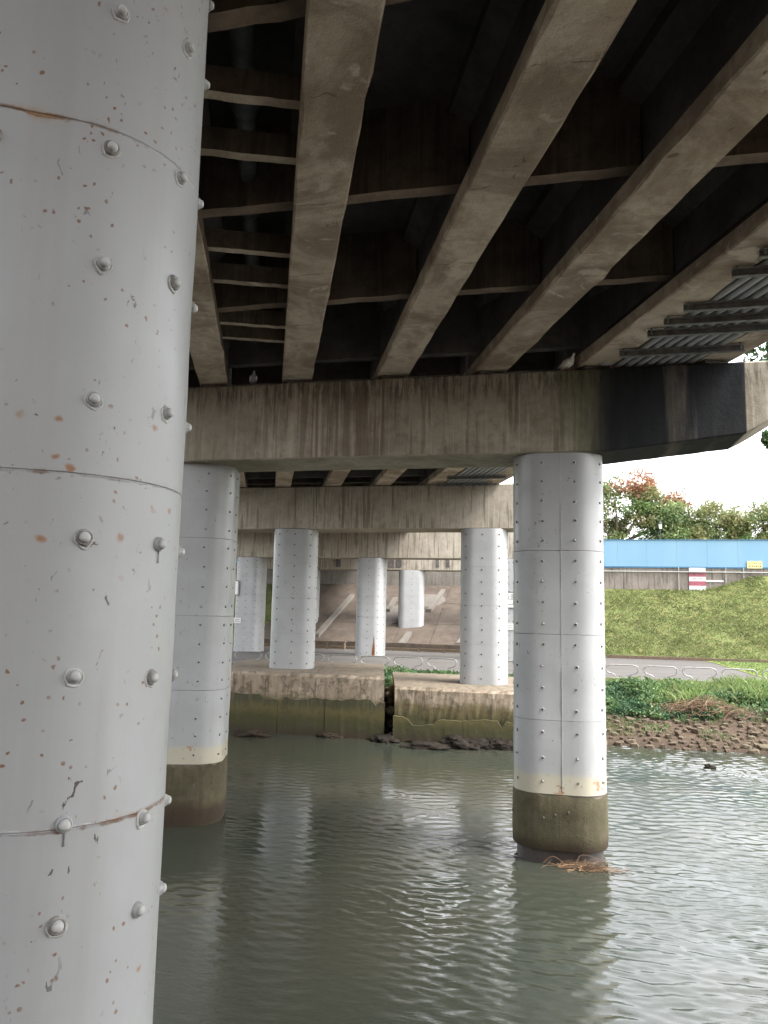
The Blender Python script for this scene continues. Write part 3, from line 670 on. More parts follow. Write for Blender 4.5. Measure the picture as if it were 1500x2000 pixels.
def river_column(pier, c, rot, seams, ztop, zwhite, vseam, seed, label):
    rr = random.Random(seed); hw, rc = .75, .46
    core = MB(); core.rings([[(x, y, z) for x, y in rrect(hw - .012, rc, 9, 6, rot, c)] for z in (zwhite - .25, ztop + .02)])
    cobj = core.build('column', M['gap'], pier, True)
    cobj['label'] = label
    zz = [zwhite] + seams + [ztop]
    for k_, (a_, b_) in enumerate(zip(zz, zz[1:])):
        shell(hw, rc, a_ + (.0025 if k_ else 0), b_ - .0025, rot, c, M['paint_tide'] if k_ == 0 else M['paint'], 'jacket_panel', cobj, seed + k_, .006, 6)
    if vseam:   # welded vertical joint strip
        p, n = perim_point(hw, rc, vseam, rot, c); tg = Vector((-n.y, n.x, 0)); mb = MB()
        mb.box((p.x, p.y, (zwhite + ztop) / 2), .010, .012, ztop - zwhite - .1, tg, n); mb.build('weld_seam', M['bolt_w'], cobj)
    # concrete sleeve below the jacket and narrower plinth at the water
    rings = []
    low = .86 if label.find('right') > 0 else 1.6
    for k_, (z, off) in enumerate(((zwhite - low, .0), (zwhite - low + .02, .012), (zwhite - .6, .02), (zwhite - .3, .015), (zwhite - .03, .012), (zwhite + .01, -.02))):
        pts = rrect(hw, rc + .05, 9, 6, rot, c, off); rings.append([(x, y, z + (rr.uniform(-.045, .03) if k_ >= 4 else 0)) for x, y in pts])
    mb = MB(); mb.rings(rings); mb.build('base_sleeve', M['sleeve'], cobj, True)
    mb = MB(); mb.rings([[(x, y, z) for x, y in rrect(hw, rc + .05, 9, 6, rot, c, -.06)] for z in (-5.3, zwhite - .8)]); mb.build('plinth', M['plinth'], cobj, True)
    # bolts
    per_half = 4 * (hw - rc) + math.pi * rc
    ss = [-1.16, -.74, -.25, .25, .74, 1.16]
    for a_, b_ in zip(zz, zz[1:]):
        n_ = max(2, round((b_ - a_) / .345)); g_ = (b_ - a_) / n_
        for q in range(n_):
            z = a_ + g_ * (q + .5)
            for s_ in ss:
                s2 = s_ + (.0 if s_ < 0 else .03) + rr.uniform(-.012, .012); p, n = perim_point(hw, rc, s2, rot, c)
                put_bolt(BOLT_MID[rr.choice((0, 0, 1, 2))], (p.x, p.y, z + rr.uniform(-.012, .012)), n, cobj)
    for q in range(4):
        s_ = rr.uniform(-1, 1); p, n = perim_point(hw + .018, rc + .05, s_, rot, c); put_bolt(BOLT_MID[2], (p.x, p.y, zwhite - .35 + rr.uniform(-.1, .1)), n, cobj)
    return cobj
def far_column(pier, c, rot, z0, ztop, hw, seed, label, seams=3, rows_=True, rc=.46, cols=5):
    rr = random.Random(seed); hgt = ztop - z0
    core = MB(); core.rings([[(x, y, z) for x, y in rrect(hw - .014, rc, 8, 4, rot, c)] for z in (z0 - .4, ztop + .02)])
    cobj = core.build('column', M['gap'], pier, True); cobj['label'] = label
    zz = [z0] + [z0 + hgt * k_ / (seams + 1) for k_ in range(1, seams + 1)] + [ztop]
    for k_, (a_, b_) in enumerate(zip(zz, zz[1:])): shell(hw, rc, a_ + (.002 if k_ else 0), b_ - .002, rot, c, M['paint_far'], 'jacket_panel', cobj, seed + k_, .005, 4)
    mb = MB(); nrow = int(hgt / .36)
    for q in range(nrow):
        z = z0 + hgt * (q + .5) / nrow
        for k_ in range(cols):
            s_ = (k_ - (cols - 1) / 2) * (2.2 / (cols - 1) * hw / .75) + rr.uniform(-.015, .015); p, n = perim_point(hw, rc, s_, rot, c); tg = Vector((-n.y, n.x, 0)); u_ = Vector((0, 0, 1))
            if rr.random() < .03: continue
            r_ = .027; ring = [[Vector((p.x, p.y, z)) + (tg * math.cos(t) + u_ * math.sin(t)) * rd + n * h for t in [2 * math.pi * m_ / 6 for m_ in range(6)]] for rd, h in ((r_, -.004), (r_, .010), (r_ * .6, .016))]
            mb.rings(ring)
    bo = mb.build('bolts', M['bolt_d'], cobj); bo['kind'] = 'stuff'
    return cobj

# pier standing in the river (first cap beam)
P1 = thing('bridge_pier', uv(-3, PIERV[1], WATER), 'bridge pier standing in the river with two white columns and a black stained cap beam', 'bridge pier', 'piers of the bridge')
def col_at(px, py, v): p = at_v(px, py, v); return (p.x, p.y)
c_r = col_at(1091, 1250, PIERV[1] + .15); c_l = col_at(374, 1250, PIERV[1] + .3)
CB, CT = 2.66, 4.08
ucorner = to_uv(at_v(1457, 800, PIERV[1] - .62))[0]; ubeg = to_uv(at_v(1185, 890, PIERV[1] - .62))[0]
def cap1_prof(u):
    zb = CB
    if u > ubeg: zb += .235 * min((u - ubeg) / (ucorner - ubeg), 1)
    if u > ucorner: zb += (u - ucorner) * .62
    return zb, CT
cap1 = cap_ring(-15, ucorner + 1.35, PIERV[1] - .62, PIERV[1] + .62, cap1_prof, 'cap_beam', M['cap1'], P1, 110, .005, 5)
river_column(P1, c_r, -A, [-1.72, -.35, 1.02, 2.28 - .0][:3], CB, -2.86, .05, 31, 'white column standing in the river on the right with twigs at its foot')
river_column(P1, c_l, R(4), [-1.55, -.2, 1.25], CB, -2.86, -.95, 57, 'white column standing in the river on the left, half hidden')
# bearing pads on the near cap
for j, p in enumerate(gpts):
    for v in (PIERV[1] - .4, PIERV[1] + .4):
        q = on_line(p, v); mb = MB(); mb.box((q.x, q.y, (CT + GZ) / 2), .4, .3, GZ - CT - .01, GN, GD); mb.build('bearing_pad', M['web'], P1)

# second river pier on footings
P2 = thing('bridge_pier', uv(-6, PIERV[2], WATER), 'middle bridge pier with two white columns on mossy concrete footing blocks', 'bridge pier', 'piers of the bridge')
cap_ring(-13.5, -.9, PIERV[2] - .62, PIERV[2] + .62, lambda u: (CB, CT + .05), 'cap_beam', M['cap'], P2, 40, .005, 6)
FZL, FZR = -2.06, -2.31
far_column(P2, col_at(575, 1180, PIERV[2]), R(2), FZL, CB, .75, 71, 'left white column on the longer footing block', 3)
far_column(P2, col_at(946, 1180, PIERV[2]), -A, FZR, CB, .75, 77, 'right white column on the lower footing block', 3)
for p in gpts:
    for v in (PIERV[2] - .4,):
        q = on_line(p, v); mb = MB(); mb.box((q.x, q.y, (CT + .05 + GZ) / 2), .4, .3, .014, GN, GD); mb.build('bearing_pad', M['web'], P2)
def footing(pier, pl, pr, vf, vb, zt, seed, label):
    rr = random.Random(seed); u0 = to_uv(at_v(pl, 1400, vf))[0]; u1 = to_uv(at_v(pr, 1400, vf))[0]; n = 46
    mb = MB(); rings = []
    for k_ in range(n + 1):
        u = u0 + (u1 - u0) * k_ / n; e = .06 * wall_noise(u, seed, 1.7); r1 = .05 if 0 < k_ < n else .0
        j = lambda a_=.02: rr.uniform(-a_, a_)
        rings.append([uv(u, vf + .05, -5), uv(u, vf + .03 + j(), -3.3), uv(u, vf + e * .5 + j(), -2.9), uv(u, vf + e * .6 + j(.012), (zt - 2.75) / 2), uv(u, vf + e * .4 + j(), zt - .09), uv(u, vf + .06 + j(), zt - .02 + j()), uv(u - .05, vf + .22, zt + j(.008)), uv(u - .23 * (vb - vf), vb, zt), uv(u - .23 * (vb - vf), vb, -5)])
    mb.rings(rings); f_ = mb.build('footing', M['footing'], pier); f_['label'] = label
    # older facing below: slabs with broken upper edges, standing a little proud
    nseg = max(3, int((u1 - u0) / 1.7)); cuts = [u0 - .03] + sorted(u0 + (u1 - u0) * (q + rr.uniform(-.25, .25)) / nseg for q in range(1, nseg)) + [u1 + .03]
    for q, (a_, b_) in enumerate(zip(cuts, cuts[1:])):
        m2 = MB(); zt2 = (-2.80 if seed == 1 else -3.2) + rr.uniform(-.05, .05); pr_ = rr.uniform(.035, .07); m_ = 14; top = []
        for s_ in range(m_ + 1):
            u = a_ + .006 + (b_ - a_ - .012) * s_ / m_; top.append((u, zt2 + .09 * wall_noise(u, seed, 2.2) + rr.uniform(-.018, .018) - (.16 if wall_noise(u, seed + 9, 1.3) > .22 else 0)))
        front = [uv(u, vf - pr_, z) for u, z in top]; back = [uv(u, vf + .08, z + .01) for u, z in top]
        zb_ = -4.6 if rr.random() < .6 else -4.0 + rr.uniform(0, .12)
        fb = [uv(u, vf - pr_ * rr.uniform(.8, 1.1), zb_ + rr.uniform(-.03, .06)) for u, z in top]; bb = [uv(u, vf + .08, zb_) for u, z in top]
        o = len(m2.v); L_ = m_ + 1; m2.v += [tuple(x) for x in front + back + fb + bb]
        for s_ in range(m_):
            m2.f += [(s_, s_ + 1, 2 * L_ + s_ + 1, 2 * L_ + s_), (s_, L_ + s_, L_ + s_ + 1, s_ + 1), (L_ + s_, 3 * L_ + s_, 3 * L_ + s_ + 1, L_ + s_ + 1), (2 * L_ + s_, 2 * L_ + s_ + 1, 3 * L_ + s_ + 1, 3 * L_ + s_)]
        m2.f += [(0, 2 * L_, 3 * L_, L_), (m_, L_ + m_, 3 * L_ + m_, 2 * L_ + m_)]; m2.m = [0] * len(m2.f)
        m2.build('facing_slab', M['footing_low'], f_)
    return f_
VF = 23.35
footing(P2, 420, 749, VF, 28.6, FZL, 1, 'long stained footing block with broken mossy facing')
footing(P2, 770, 1130, VF - .15, 28.4, FZR, 2, 'lower footing block with a mossy green waterline')

# third pier on the path, three columns
P3 = thing('bridge_pier', uv(-9, PIERV[3], TERR), 'third bridge pier with three white columns standing on the paved path', 'bridge pier', 'piers of the bridge')
cap_ring(-21, .2, PIERV[3] - .62, PIERV[3] + .62, lambda u: (2.72, CT + .05), 'cap_beam', M['cap'], P3, 40, .005, 8)
cols3 = []
for px, lab, sd_ in ((489, 'left path column with two white notices', 81), (725, 'middle path column with a rust brown stain at its foot', 83), (996, 'right path column, a narrow strip with a notice board', 87)):
    c_ = col_at(px, 1190, PIERV[3]); cols3.append((c_, far_column(P3, c_, -A, TERR, 2.72, .75, sd_, lab, 4)))
# rust brown tapering stain plate on the middle column foot
p, n = perim_point(.75, .34, .36, -A, cols3[1][0]); tg = Vector((-n.y, n.x, 0)); mb = MB()
for sgn in (1,):
    pts = [(-.10, 0), (.07, 0), (.06, .62), (.045, .66), (.03, .98), (.0, 1.0), (-.01, .68), (-.05, .62)]
    mb.v = [tuple(Vector((p.x, p.y, TERR)) + tg * a_ + Vector((0, 0, b_)) + n * .008) for a_, b_ in pts] + [tuple(Vector((p.x, p.y, TERR)) + tg * a_ + Vector((0, 0, b_)) - n * .004) for a_, b_ in pts]
    q = len(pts); mb.f = [tuple(range(q)), tuple(range(2 * q - 1, q - 1, -1))] + [(i, i + q, (i + 1) % q + q, (i + 1) % q) for i in range(q)]; mb.m = [0] * len(mb.f)
mb.build('rust_scab', M['rust'], cols3[1][1])
# fourth pier at the foot of the slope
P4 = thing('bridge_pier', uv(-9, PIERV[4], TERR), 'farthest bridge pier with wide white columns sunk into the concrete slope', 'bridge pier', 'piers of the bridge')
cap_ring(-21, -1.5, PIERV[4] - .75, PIERV[4] + .75, lambda u: (2.58, CT + .05), 'cap_beam', M['cap'], P4, 30, .005, 9)
for px, lab, sd_ in ((598, 'left wide column, mostly hidden', 91), (803, 'right wide column on the slope', 93)):
    c_ = col_at(px, 1190, PIERV[4]); far_column(P4, c_, -A + R(12), -2.4, 2.58, .85, sd_, lab, 5, True, .42, 3)
for px in (661, 765, 780, 855, 875):
    p = at_v(px, 1098, PIERV[4] - .78); mb = MB(); mb.box(p, .32 if px < 800 else .2, .1, .62, (CA, -SA, 0), (SA, CA, 0)); mb.build('dark_block', M['web'], P4)  # small dark blocks on the front face of the far cap
# abutment
ab = MB(); ab.box(uv(-10, WALLV + .45, 3.3), 26, .9, 5.2, (CA, -SA, 0), (SA, CA, 0)); abut = ab.build('abutment', M['conc']); tag(abut, 'grey concrete abutment wall at the top of the paved slope under the bridge', 'abutment')

# ================================================================== NOTICES
def board(name, c, n, w_, h_, mats_, label, border=None, lines=(), text=None, cat='sign', th=.03):
    t = thing(name, c, label, cat); n = Vector(n); tg = Vector((-n.y, n.x, 0)); up = Vector((0, 0, 1)); c = Vector(c)
    mb = MB(); mb.box(c, w_, th, h_, tg, n); mb.build('board', mats_[0], t)
    if border:
        for (cx, cz, bw, bh) in ((0, h_ / 2 - border / 2, w_, border), (0, -h_ / 2 + border / 2, w_, border), (w_ / 2 - border / 2, 0, border, h_ - 2 * border), (-w_ / 2 + border / 2, 0, border, h_ - 2 * border)):
            mb = MB(); mb.box(c + tg * cx + up * cz + n * (th / 2 + .003), bw, .01, bh, tg, n); mb.build('border', M['ink'], t)
    for (cx, cz, bw, bh, mm) in lines:
        mb = MB(); mb.box(c + tg * cx + up * cz + n * (th / 2 + .003), bw, .006, bh, tg, n); mb.build('lettering', mm, t)
    for (s_, cx, cz, size) in (text or ()):
        cu = bpy.data.curves.new('lettering', 'FONT'); cu.body = s_; cu.size = size; cu.extrude = .002; cu.align_x = 'CENTER'; cu.align_y = 'CENTER'
        o = bpy.data.objects.new('tmp', cu); col.objects.link(o); dg = bpy.context.evaluated_depsgraph_get(); me_ = bpy.data.meshes.new_from_object(o.evaluated_get(dg)); bpy.data.objects.remove(o)
        me_.materials.clear(); me_.materials.append(M['ink']); lo = link('lettering', me_, t, c + tg * cx + up * cz + n * (th / 2 + .006))
        lo.matrix_basis = Matrix.Translation(lo.location) @ Matrix((tg, up, n)).transposed().to_4x4()
    return t
def col_board(ci, s_, z, *a_, **k_):
    p, n = perim_point(.775, .34, s_, -A, cols3[ci][0]); return board('notice_board', (p.x, p.y, z), n, *a_, **k_)
zb = at_v(470, 1148, PIERV[3] - .78).z
col_board(0, -.62, zb, .5, .82, [M['white']], 'tall white notice with a dark frame on the left path column', border=.04)
col_board(0, -.42, at_v(470, 1212, PIERV[3] - .78).z, .42, .3, [M['white']], 'small white plate low on the left path column', lines=[(0, .05, .26, .02, M['conc']), (0, -.05, .26, .02, M['conc'])])
col_board(2, .0, at_v(997, 1172, PIERV[3] - .78).z, .86, .84, [M['white']], 'white notice board with dark characters on the right path column', border=.04, text=[('水深', .06, .12, .34)], lines=[(0, -.22, .5, .03, M['conc'])])
col_board(2, .0, at_v(997, 1224, PIERV[3] - .78).z, .5, .32, [M['white']], 'small white plate under the notice board on the right path column', lines=[(.03, .06, .3, .02, M['conc']), (.03, -.05, .3, .02, M['conc'])])

# ================================================================== FLOOD WALL with blue panels
fw = thing('flood_wall', uv(6, WALLV, 1.5), 'weathered concrete flood wall at the top of the grass bank', 'wall')
WB, WM, WT = at_v(1200, 1165, WALLV).z, at_v(1200, 1106, WALLV).z, at_v(1200, 1055, WALLV).z
k_ = 0; u = -46.0
while u < 46:
    if not (U0 - 1 < u < U1 + .2):
        mb = MB(); rr = random.Random(int(u * 10)); mb.box(uv(u + 1.4, WALLV + .18 + rr.uniform(-.01, .01), (WB - 1.0 + WM) / 2), 2.785, .3, WM - WB + 1.0, (CA, -SA, 0), (SA, CA, 0)); mb.build('wall_panel', M['wall'], fw)
    u += 2.8
for zz_ in (at_v(1200, 1116, WALLV).z,):
    for (ua, ub) in ((-46, U0 - 1), (U1 + .4, 46)):
        mb = MB(); mb.tube([uv(ua, WALLV - .09, zz_), uv(ub, WALLV - .09, zz_)], .05, 8); mb.build('wall_pipe', M['steel'], fw, True)
for px in (1325, 1452, 1417):
    a_ = at_v(px, 1118, WALLV - .05); uu_ = to_uv(a_)[0]; mb = MB(); mb.tube([uv(uu_, WALLV - .06, WB + mound(uu_, WALLV) * .3 - .2), uv(uu_, WALLV - .06, WM - .02)], .045, 8); mb.build('down_pipe', M['steel'], fw, True)
bp = thing('blue_panel_fence', uv(6, WALLV, WM), 'long light blue panel fence on top of the concrete flood wall', 'fence')
u = -46.0
while u < 46:
    if not (U0 - 1 < u < U1 - .2):
        mb = MB(); mb.box(uv(u + 1.0, WALLV + .04, (WM + WT) / 2), 1.992, .07, WT - WM, (CA, -SA, 0), (SA, CA, 0)); mb.build('panel', M['blue'], bp)
    u += 2.0
for (ua, ub) in ((-46, U0 - 1), (U1 + .4, 46)):
    for zz_, hh in ((WM - .04, .10), (WT + .03, .05)):
        mb = MB(); mb.box(uv((ua + ub) / 2, WALLV + .03, zz_), ub - ua, .14, hh, (CA, -SA, 0), (SA, CA, 0)); mb.build('trim_rail', M['bluedark'], bp)
# water level gauge painted on the wall
pc = at_v(1362, 1130, WALLV - .02); top_z, bot_z = at_v(1362, 1109, WALLV).z, at_v(1362, 1153, WALLV).z
gauge = thing('level_gauge', pc, 'striped white and maroon flood level gauge on the concrete wall', 'gauge'); hb = (top_z - bot_z) / 5
for k_ in range(5):
    mb = MB(); mb.box(Vector((pc.x, pc.y, top_z - hb * (k_ + .5))) - uv(0, .02), 1.08, .03, hb - .004, (CA, -SA, 0), (SA, CA, 0)); bd = mb.build('gauge_band', M['white'] if k_ % 2 == 0 else M['maroon'], gauge)
    for q in range(2):
        mb = MB(); mb.box(Vector((pc.x, pc.y, top_z - hb * (k_ + .5) + .02)) - uv(0, .038) + uv(-.2 + .4 * q, 0), .22, .004, .05, (CA, -SA, 0), (SA, CA, 0))
        if k_ in (1, 2): mb.build('gauge_mark', M['maroon'] if k_ % 2 == 0 else M['ink'], bd)
pb = at_v(1396, 1135, WALLV - .02); mb = MB(); mb.box(Vector((pb.x, pb.y, pb.z)), 1.15, .03, .12, (CA, -SA, 0), (SA, CA, 0)); tag(mb.build('marker_bar', M['white']), 'thin white horizontal bar beside the striped level gauge on the wall', 'marker')
py_ = at_v(1474, 1103, WALLV - .06); vn = -uv(0, 1)
ln = [(-.36 + .12 * q, .11, .07, .08, M['inkb'] if q % 3 else M['ink']) for q in range(7)] + [(-.36 + .12 * q, -.1, .08, .1, M['inkb'] if q % 2 else M['ink']) for q in range(7)]
board('yellow_notice', py_, vn, .95, .5, [M['yellow']], 'small pale yellow notice on the right part of the blue fence', lines=ln)

# ================================================================== LOOP RAILS along the path edge
RV = 31.85
prf = [(-.26, 0), (-.26, .09), (-.29, .15), (-.37, .19), (-.47, .21), (-.55, .25), (-.6, .32), (-.61, .39), (-.58, .46), (-.51, .51), (-.42, .53)]
prf = prf + [(-x, z) for x, z in reversed(prf)]
mb = MB(); mb.tube([Vector((x * CA, -x * SA, z)) for x, z in prf], .024, 8); RAIL = mb.mesh('loop_rail', M['rail'], True)
ORD = ['first', 'second', 'third', 'fourth', 'fifth', 'sixth', 'seventh', 'eighth', 'ninth', 'tenth', 'eleventh', 'twelfth']
ua = to_uv(at_v(1215, 1310, RV))[0]; cnt = {'r': 0, 'm': 0, 'l': 0}
for k_ in range(-13, 6):
    u = ua + 1.42 * k_; p = uv(u, RV, TERR); cam_v = CAMR.transposed() @ p; px = 750 + F * cam_v.x / -cam_v.z
    if px < 455 or px > 1540: continue
    key = 'r' if px > 1170 else ('m' if px > 605 else 'l'); n_ = cnt[key]; cnt[key] += 1
    lab = {'r': 'steel loop rail on the path edge, %s to the right of the river column', 'm': 'steel loop rail behind the footing blocks, %s to the right of the left footing column', 'l': 'steel loop rail left of the footing column, %s from the left river column'}[key] % ORD[n_]
    o = link('loop_rail', RAIL, None, p); tag(o, lab, 'rail', 'loop rails along the path'); o.rotation_euler.z = R(random.uniform(-2, 2))
# benches at the slope toe
for (px, py, ln_, lab) in ((640, 1262, 2.3, 'low timber bench at the slope toe, left of the middle path column'), (868, 1273, 3.4, 'longer low bench at the slope toe beside the right footing column')):
    c = at_v(px, py, TOE - .9); c.z = TERR; t = thing('bench', c, lab, 'bench', 'benches at the slope toe')
    mb = MB(); mb.box(c + Vector((0, 0, .47)), ln_, .34, .07, (CA, -SA, 0), (SA, CA, 0)); mb.build('seat', M['timber'], t)
    for q in (-.46, 0, .46):
        mb = MB(); mb.box(c + uv(ln_ * q, 0, .215), .09, .28, .43, (CA, -SA, 0), (SA, CA, 0)); mb.build('leg', M['timber'], t)

# ================================================================== PIGEONS
def pigeon(p, face, main, second, label, sc_=1.0):
    t = thing('pigeon', p, label, 'pigeon', 'pigeons on the near cap beam'); p = Vector(p); f = Vector((math.sin(face), math.cos(face), 0)); s_ = Vector((f.y, -f.x, 0)); up = Vector((0, 0, 1))
    prof = [(-.19, .055, .008, .03), (-.13, .068, .022, .03), (-.08, .088, .045, .05), (-.02, .11, .062, .068), (.05, .128, .060, .072), (.09, .150, .044, .055), (.105, .182, .031, .036), (.115, .212, .027, .031), (.128, .232, .025, .025), (.145, .236, .014, .013), (.165, .228, .004, .004)]
    mb = MB(); rings = []
    for x, z, rx, rz in prof: rings.append([p + (f * x + up * z + s_ * rx * math.cos(q) + up * rz * math.sin(q)) * sc_ for q in [2 * math.pi * k_ / 12 for k_ in range(12)]])
    mb.rings(rings); mb.build('body', main, t, 'all')
    for sg in (-1, 1):
        mb = MB(); rg = []
        for x, z, rx, rz in ((-.2, .075, .006, .018), (-.12, .09, .012, .034), (-.03, .112, .014, .05), (.05, .13, .012, .04), (.085, .138, .004, .018)): rg.append([p + (f * x + up * z + s_ * (sg * (.05 + (.012 if -.1 < x < .06 else -.01)) + rx * math.cos(q)) + up * rz * math.sin(q)) * sc_ for q in [2 * math.pi * k_ / 8 for k_ in range(8)]])
        mb.rings(rg); mb.build('wing', second, t, 'all')
        mb = MB(); mb.tube([p + (s_ * sg * .025 + up * .06) * sc_, p + (s_ * sg * .026 + up * .004) * sc_, p + (s_ * sg * .028 + f * .035 + up * .004) * sc_], .005, 5); mb.build('leg', M['bird_leg'], t)
for (px, py, face, m1, m2, lab, s_) in ((1110, 706, 2.6, 'bird_white', 'bird_white', 'white pigeon perched on the near cap beam left of the fifth girder', 1.05), (1192, 702, 1.3, 'bird_grey', 'bird_grey', 'grey pigeon perched on the cap beam below the conduit rack', .95), (495, 733, 2.9, 'bird_grey', 'bird_white', 'grey and white pigeon perched on the cap beam between the leftmost girders', .95)):
    d = at_v(px, py, PIERV[1] - .585); pigeon((d.x, d.y, CT + .003), face, M[m1], M[m2], lab, s_)

# ================================================================== BANK: stones, brush, plants
smesh = []
for q in range(8):
    bm = bmesh.new(); bmesh.ops.create_icosphere(bm, subdivisions=1, radius=1); rr = random.Random(q)
    for v_ in bm.verts:
        v_.co *= rr.uniform(.68, 1.22); v_.co.z = min(v_.co.z, rr.uniform(.55, .75))
    me_ = bpy.data.meshes.new('stone'); bm.to_mesh(me_); bm.free(); me_.materials.append(M['stone' if q % 3 == 1 else 'stone2']); smesh.append(me_)
rr = random.Random(5); placed = []; tries = 0
gzn = lambda u, v: gz(u, v) + (.05 * (wall_noise(u, v, .9) + .6 * wall_noise(u, v, 2.3)) if 24.2 < v < 31 else 0)
row_v = 24.55
while row_v < 27.6 and len(placed) < 300:
    u = -.6 + rr.uniform(0, .3)
    while u < 8.6 and len(placed) < 300:
        v = row_v + rr.uniform(-.07, .07); sx = (.07 + .12 * rr.random() ** 1.7) * (1.3 if row_v < 25.2 else 1); uu_ = u + rr.uniform(-.05, .05)
        if rr.random() < .97 + .2 * wall_noise(uu_, v, 1.4):
            o = link('stone', rr.choice(smesh), ground, uv(uu_, v, gzn(uu_, v) + rr.uniform(.015, .045))); o.scale = (sx, sx * rr.uniform(.6, .95), sx * rr.uniform(.65, 1.0)); o.rotation_euler = (rr.uniform(-.2, .2), rr.uniform(-.2, .2), rr.uniform(-.5, .1)); placed.append(o)
        u += sx * 2.15 + rr.uniform(.02, .16)
    row_v += .27
# rubble in the gap between the footing blocks and broken pieces at the waterline
for q in range(26):
    p = at_v(rr.uniform(751, 768), 1350, VF + rr.uniform(.1, 2.2)); z = -4.0 + 1.4 * rr.random(); o = link('stone', rr.choice(smesh), ground, (p.x, p.y, z)); sx = rr.uniform(.12, .22); o.scale = (sx, sx, sx * .7); o.rotation_euler = (rr.random(), rr.random(), rr.random() * 6)
mb = MB()
for q in range(12): pass
rub = MB()
def rock(c, s_, seed, name, mat, label=None, cat='rock', group=None, parent=None):
    r2 = random.Random(seed); bm = bmesh.new(); bmesh.ops.create_icosphere(bm, subdivisions=4, radius=1)
    for v_ in bm.verts:
        n_ = mnoise.noise(v_.co * 1.5 + Vector((seed, 0, 0))) + .35 * mnoise.noise(v_.co * 4.5 + Vector((seed, 3, 0))) + .15 * mnoise.noise(v_.co * 11 + Vector((seed, 7, 0))); v_.co *= 1 + .45 * n_; v_.co = Vector((v_.co.x * s_[0], v_.co.y * s_[1], v_.co.z * s_[2]))
    me_ = bpy.data.meshes.new(name); bm.to_mesh(me_); bm.free(); me_.materials.append(mat); o = link(name, me_, parent, c); o.rotation_euler.z = -A
    if label: tag(o, label, cat, group)
    return o
rocks = [((485, 1438), (.55, .3, .16), 'low dark rubble heap at the left end of the long footing block'), ((640, 1440), (.45, .25, .12), 'flat muddy slab at the waterline below the long footing block'), ((705, 1437), (.5, .3, .16), 'broken concrete lump leaning at the right end of the long footing'), ((830, 1463), (.6, .3, .14), 'dark rock lying at the left foot of the lower footing block'), ((905, 1462), (.7, .35, .3), 'biggest dark rock under the middle of the lower footing block'), ((960, 1463), (.6, .3, .28), 'dark rock beside the river column at the lower footing block'), ((752, 1448), (.4, .5, .18), 'wet rock in the gap between the two footing blocks')]
for q, ((px, py), s_, lab) in enumerate(rocks):
    p = at_z(px, py, WATER); u_, v_ = to_uv(p); rock(uv(u_, v_ + .12, WATER + .02), s_, 20 + q, 'rock', M['rock'] if q > 1 else M['mud'], lab, 'rock', 'rocks at the footing blocks')
p = at_z(1386, 1500, WATER); rock(Vector((p.x, p.y, WATER)), (.15, .09, .08), 44, 'rock', M['rock'], 'small dark rock breaking the river surface off the stony bank', 'rock')
# twig heaps
def twigs(name, c, n, su, sv, h, ln, label, cat, mats_, seed, rad=.012, base=None):
    r2 = random.Random(seed); mb = MB()
    for q in range(n):
        a_ = r2.gauss(0, .45) + (0 if r2.random() < .8 else 1.4); L = ln * r2.uniform(.5, 1.2); u = r2.gauss(0, su); v = r2.gauss(0, sv); d_ = uv(math.cos(a_), math.sin(a_) * .6, r2.uniform(-.1, .45)).normalized()
        hh = max(0, h * math.exp(-(u / (su * 1.3)) ** 2) * r2.random()); s0 = Vector(c) + uv(u, v, hh); bend = Vector((r2.gauss(0, .12), r2.gauss(0, .12), r2.gauss(.02, .12))) * L
        zmin = (lambda pt: base(pt) if base else c[2])
        pts = [s0 - d_ * L / 2, s0 - d_ * L * .15 + bend, s0 + d_ * L * .2 + bend * .6, s0 + d_ * L / 2 - bend * .4]
        pts = [Vector((t_.x, t_.y, max(t_.z, zmin(t_) + .01))) for t_ in pts]
        sm_ = []
        for i_ in range(3):
            for f_ in (0, .33, .66):
                P0, P1_, P2_, P3_ = pts[max(i_ - 1, 0)], pts[i_], pts[i_ + 1], pts[min(i_ + 2, 3)]
                sm_.append(.5 * ((2 * P1_) + (P2_ - P0) * f_ + (2 * P0 - 5 * P1_ + 4 * P2_ - P3_) * f_ ** 2 + (3 * P1_ - P0 - 3 * P2_ + P3_) * f_ ** 3))
        sm_.append(pts[3]); rd = rad * r2.uniform(.5, 1.6); mb.tube(sm_, [rd * (1 - .075 * q_) for q_ in range(10)], 5, r2.randrange(len(mats_)))
    o = mb.build(name, mats_, None, True, True); tag(o, label, cat); return o
gb_ = lambda t_: gzn(*to_uv(t_))
cp = at_v(1372, 1372, 27.9); cp.z = gb_(cp); twigs('brushwood_heap', cp, 210, .55, .32, .4, 1.0, 'heap of brown dead branches caught on the right bank among green plants', 'brushwood', [M['twig'], M['twig2'], M['twig2']], 3, .010, gb_)
cp = at_v(1290, 1366, 28.2); cp.z = gb_(cp); twigs('dead_stalks', cp, 40, .5, .3, .15, .7, 'thin patch of dry stalks left of the brushwood heap on the bank', 'brushwood', [M['twig2'], M['twig']], 9, .010, gb_)
cp = at_z(1392, 1452, WATER + .03); mb = MB()
mb.tube([cp + uv(-.18, 0, .02), cp + uv(.2, .02, .05), cp + uv(.65, -.02, .02)], [.03, .035, .015], 7); mb.tube([cp + uv(-.12, 0, .03), cp + uv(-.22, .1, .28)], [.02, .008], 6); tag(mb.build('driftwood_stick', M['twig'], None, True), 'forked driftwood stick lying at the edge of the stony bank', 'driftwood')
cr3 = Vector((c_r[0], c_r[1], WATER)); fr = cr3 - uv(0, .82) + uv(.42, 0)
twigs('twig_tangle', fr + Vector((0, 0, .02)), 90, .24, .04, .06, .40, 'tangle of dry twigs caught at the foot of the right river column', 'twigs', [M['twig'], M['twig'], M['twig2']], 12, .0045, lambda t_: WATER)

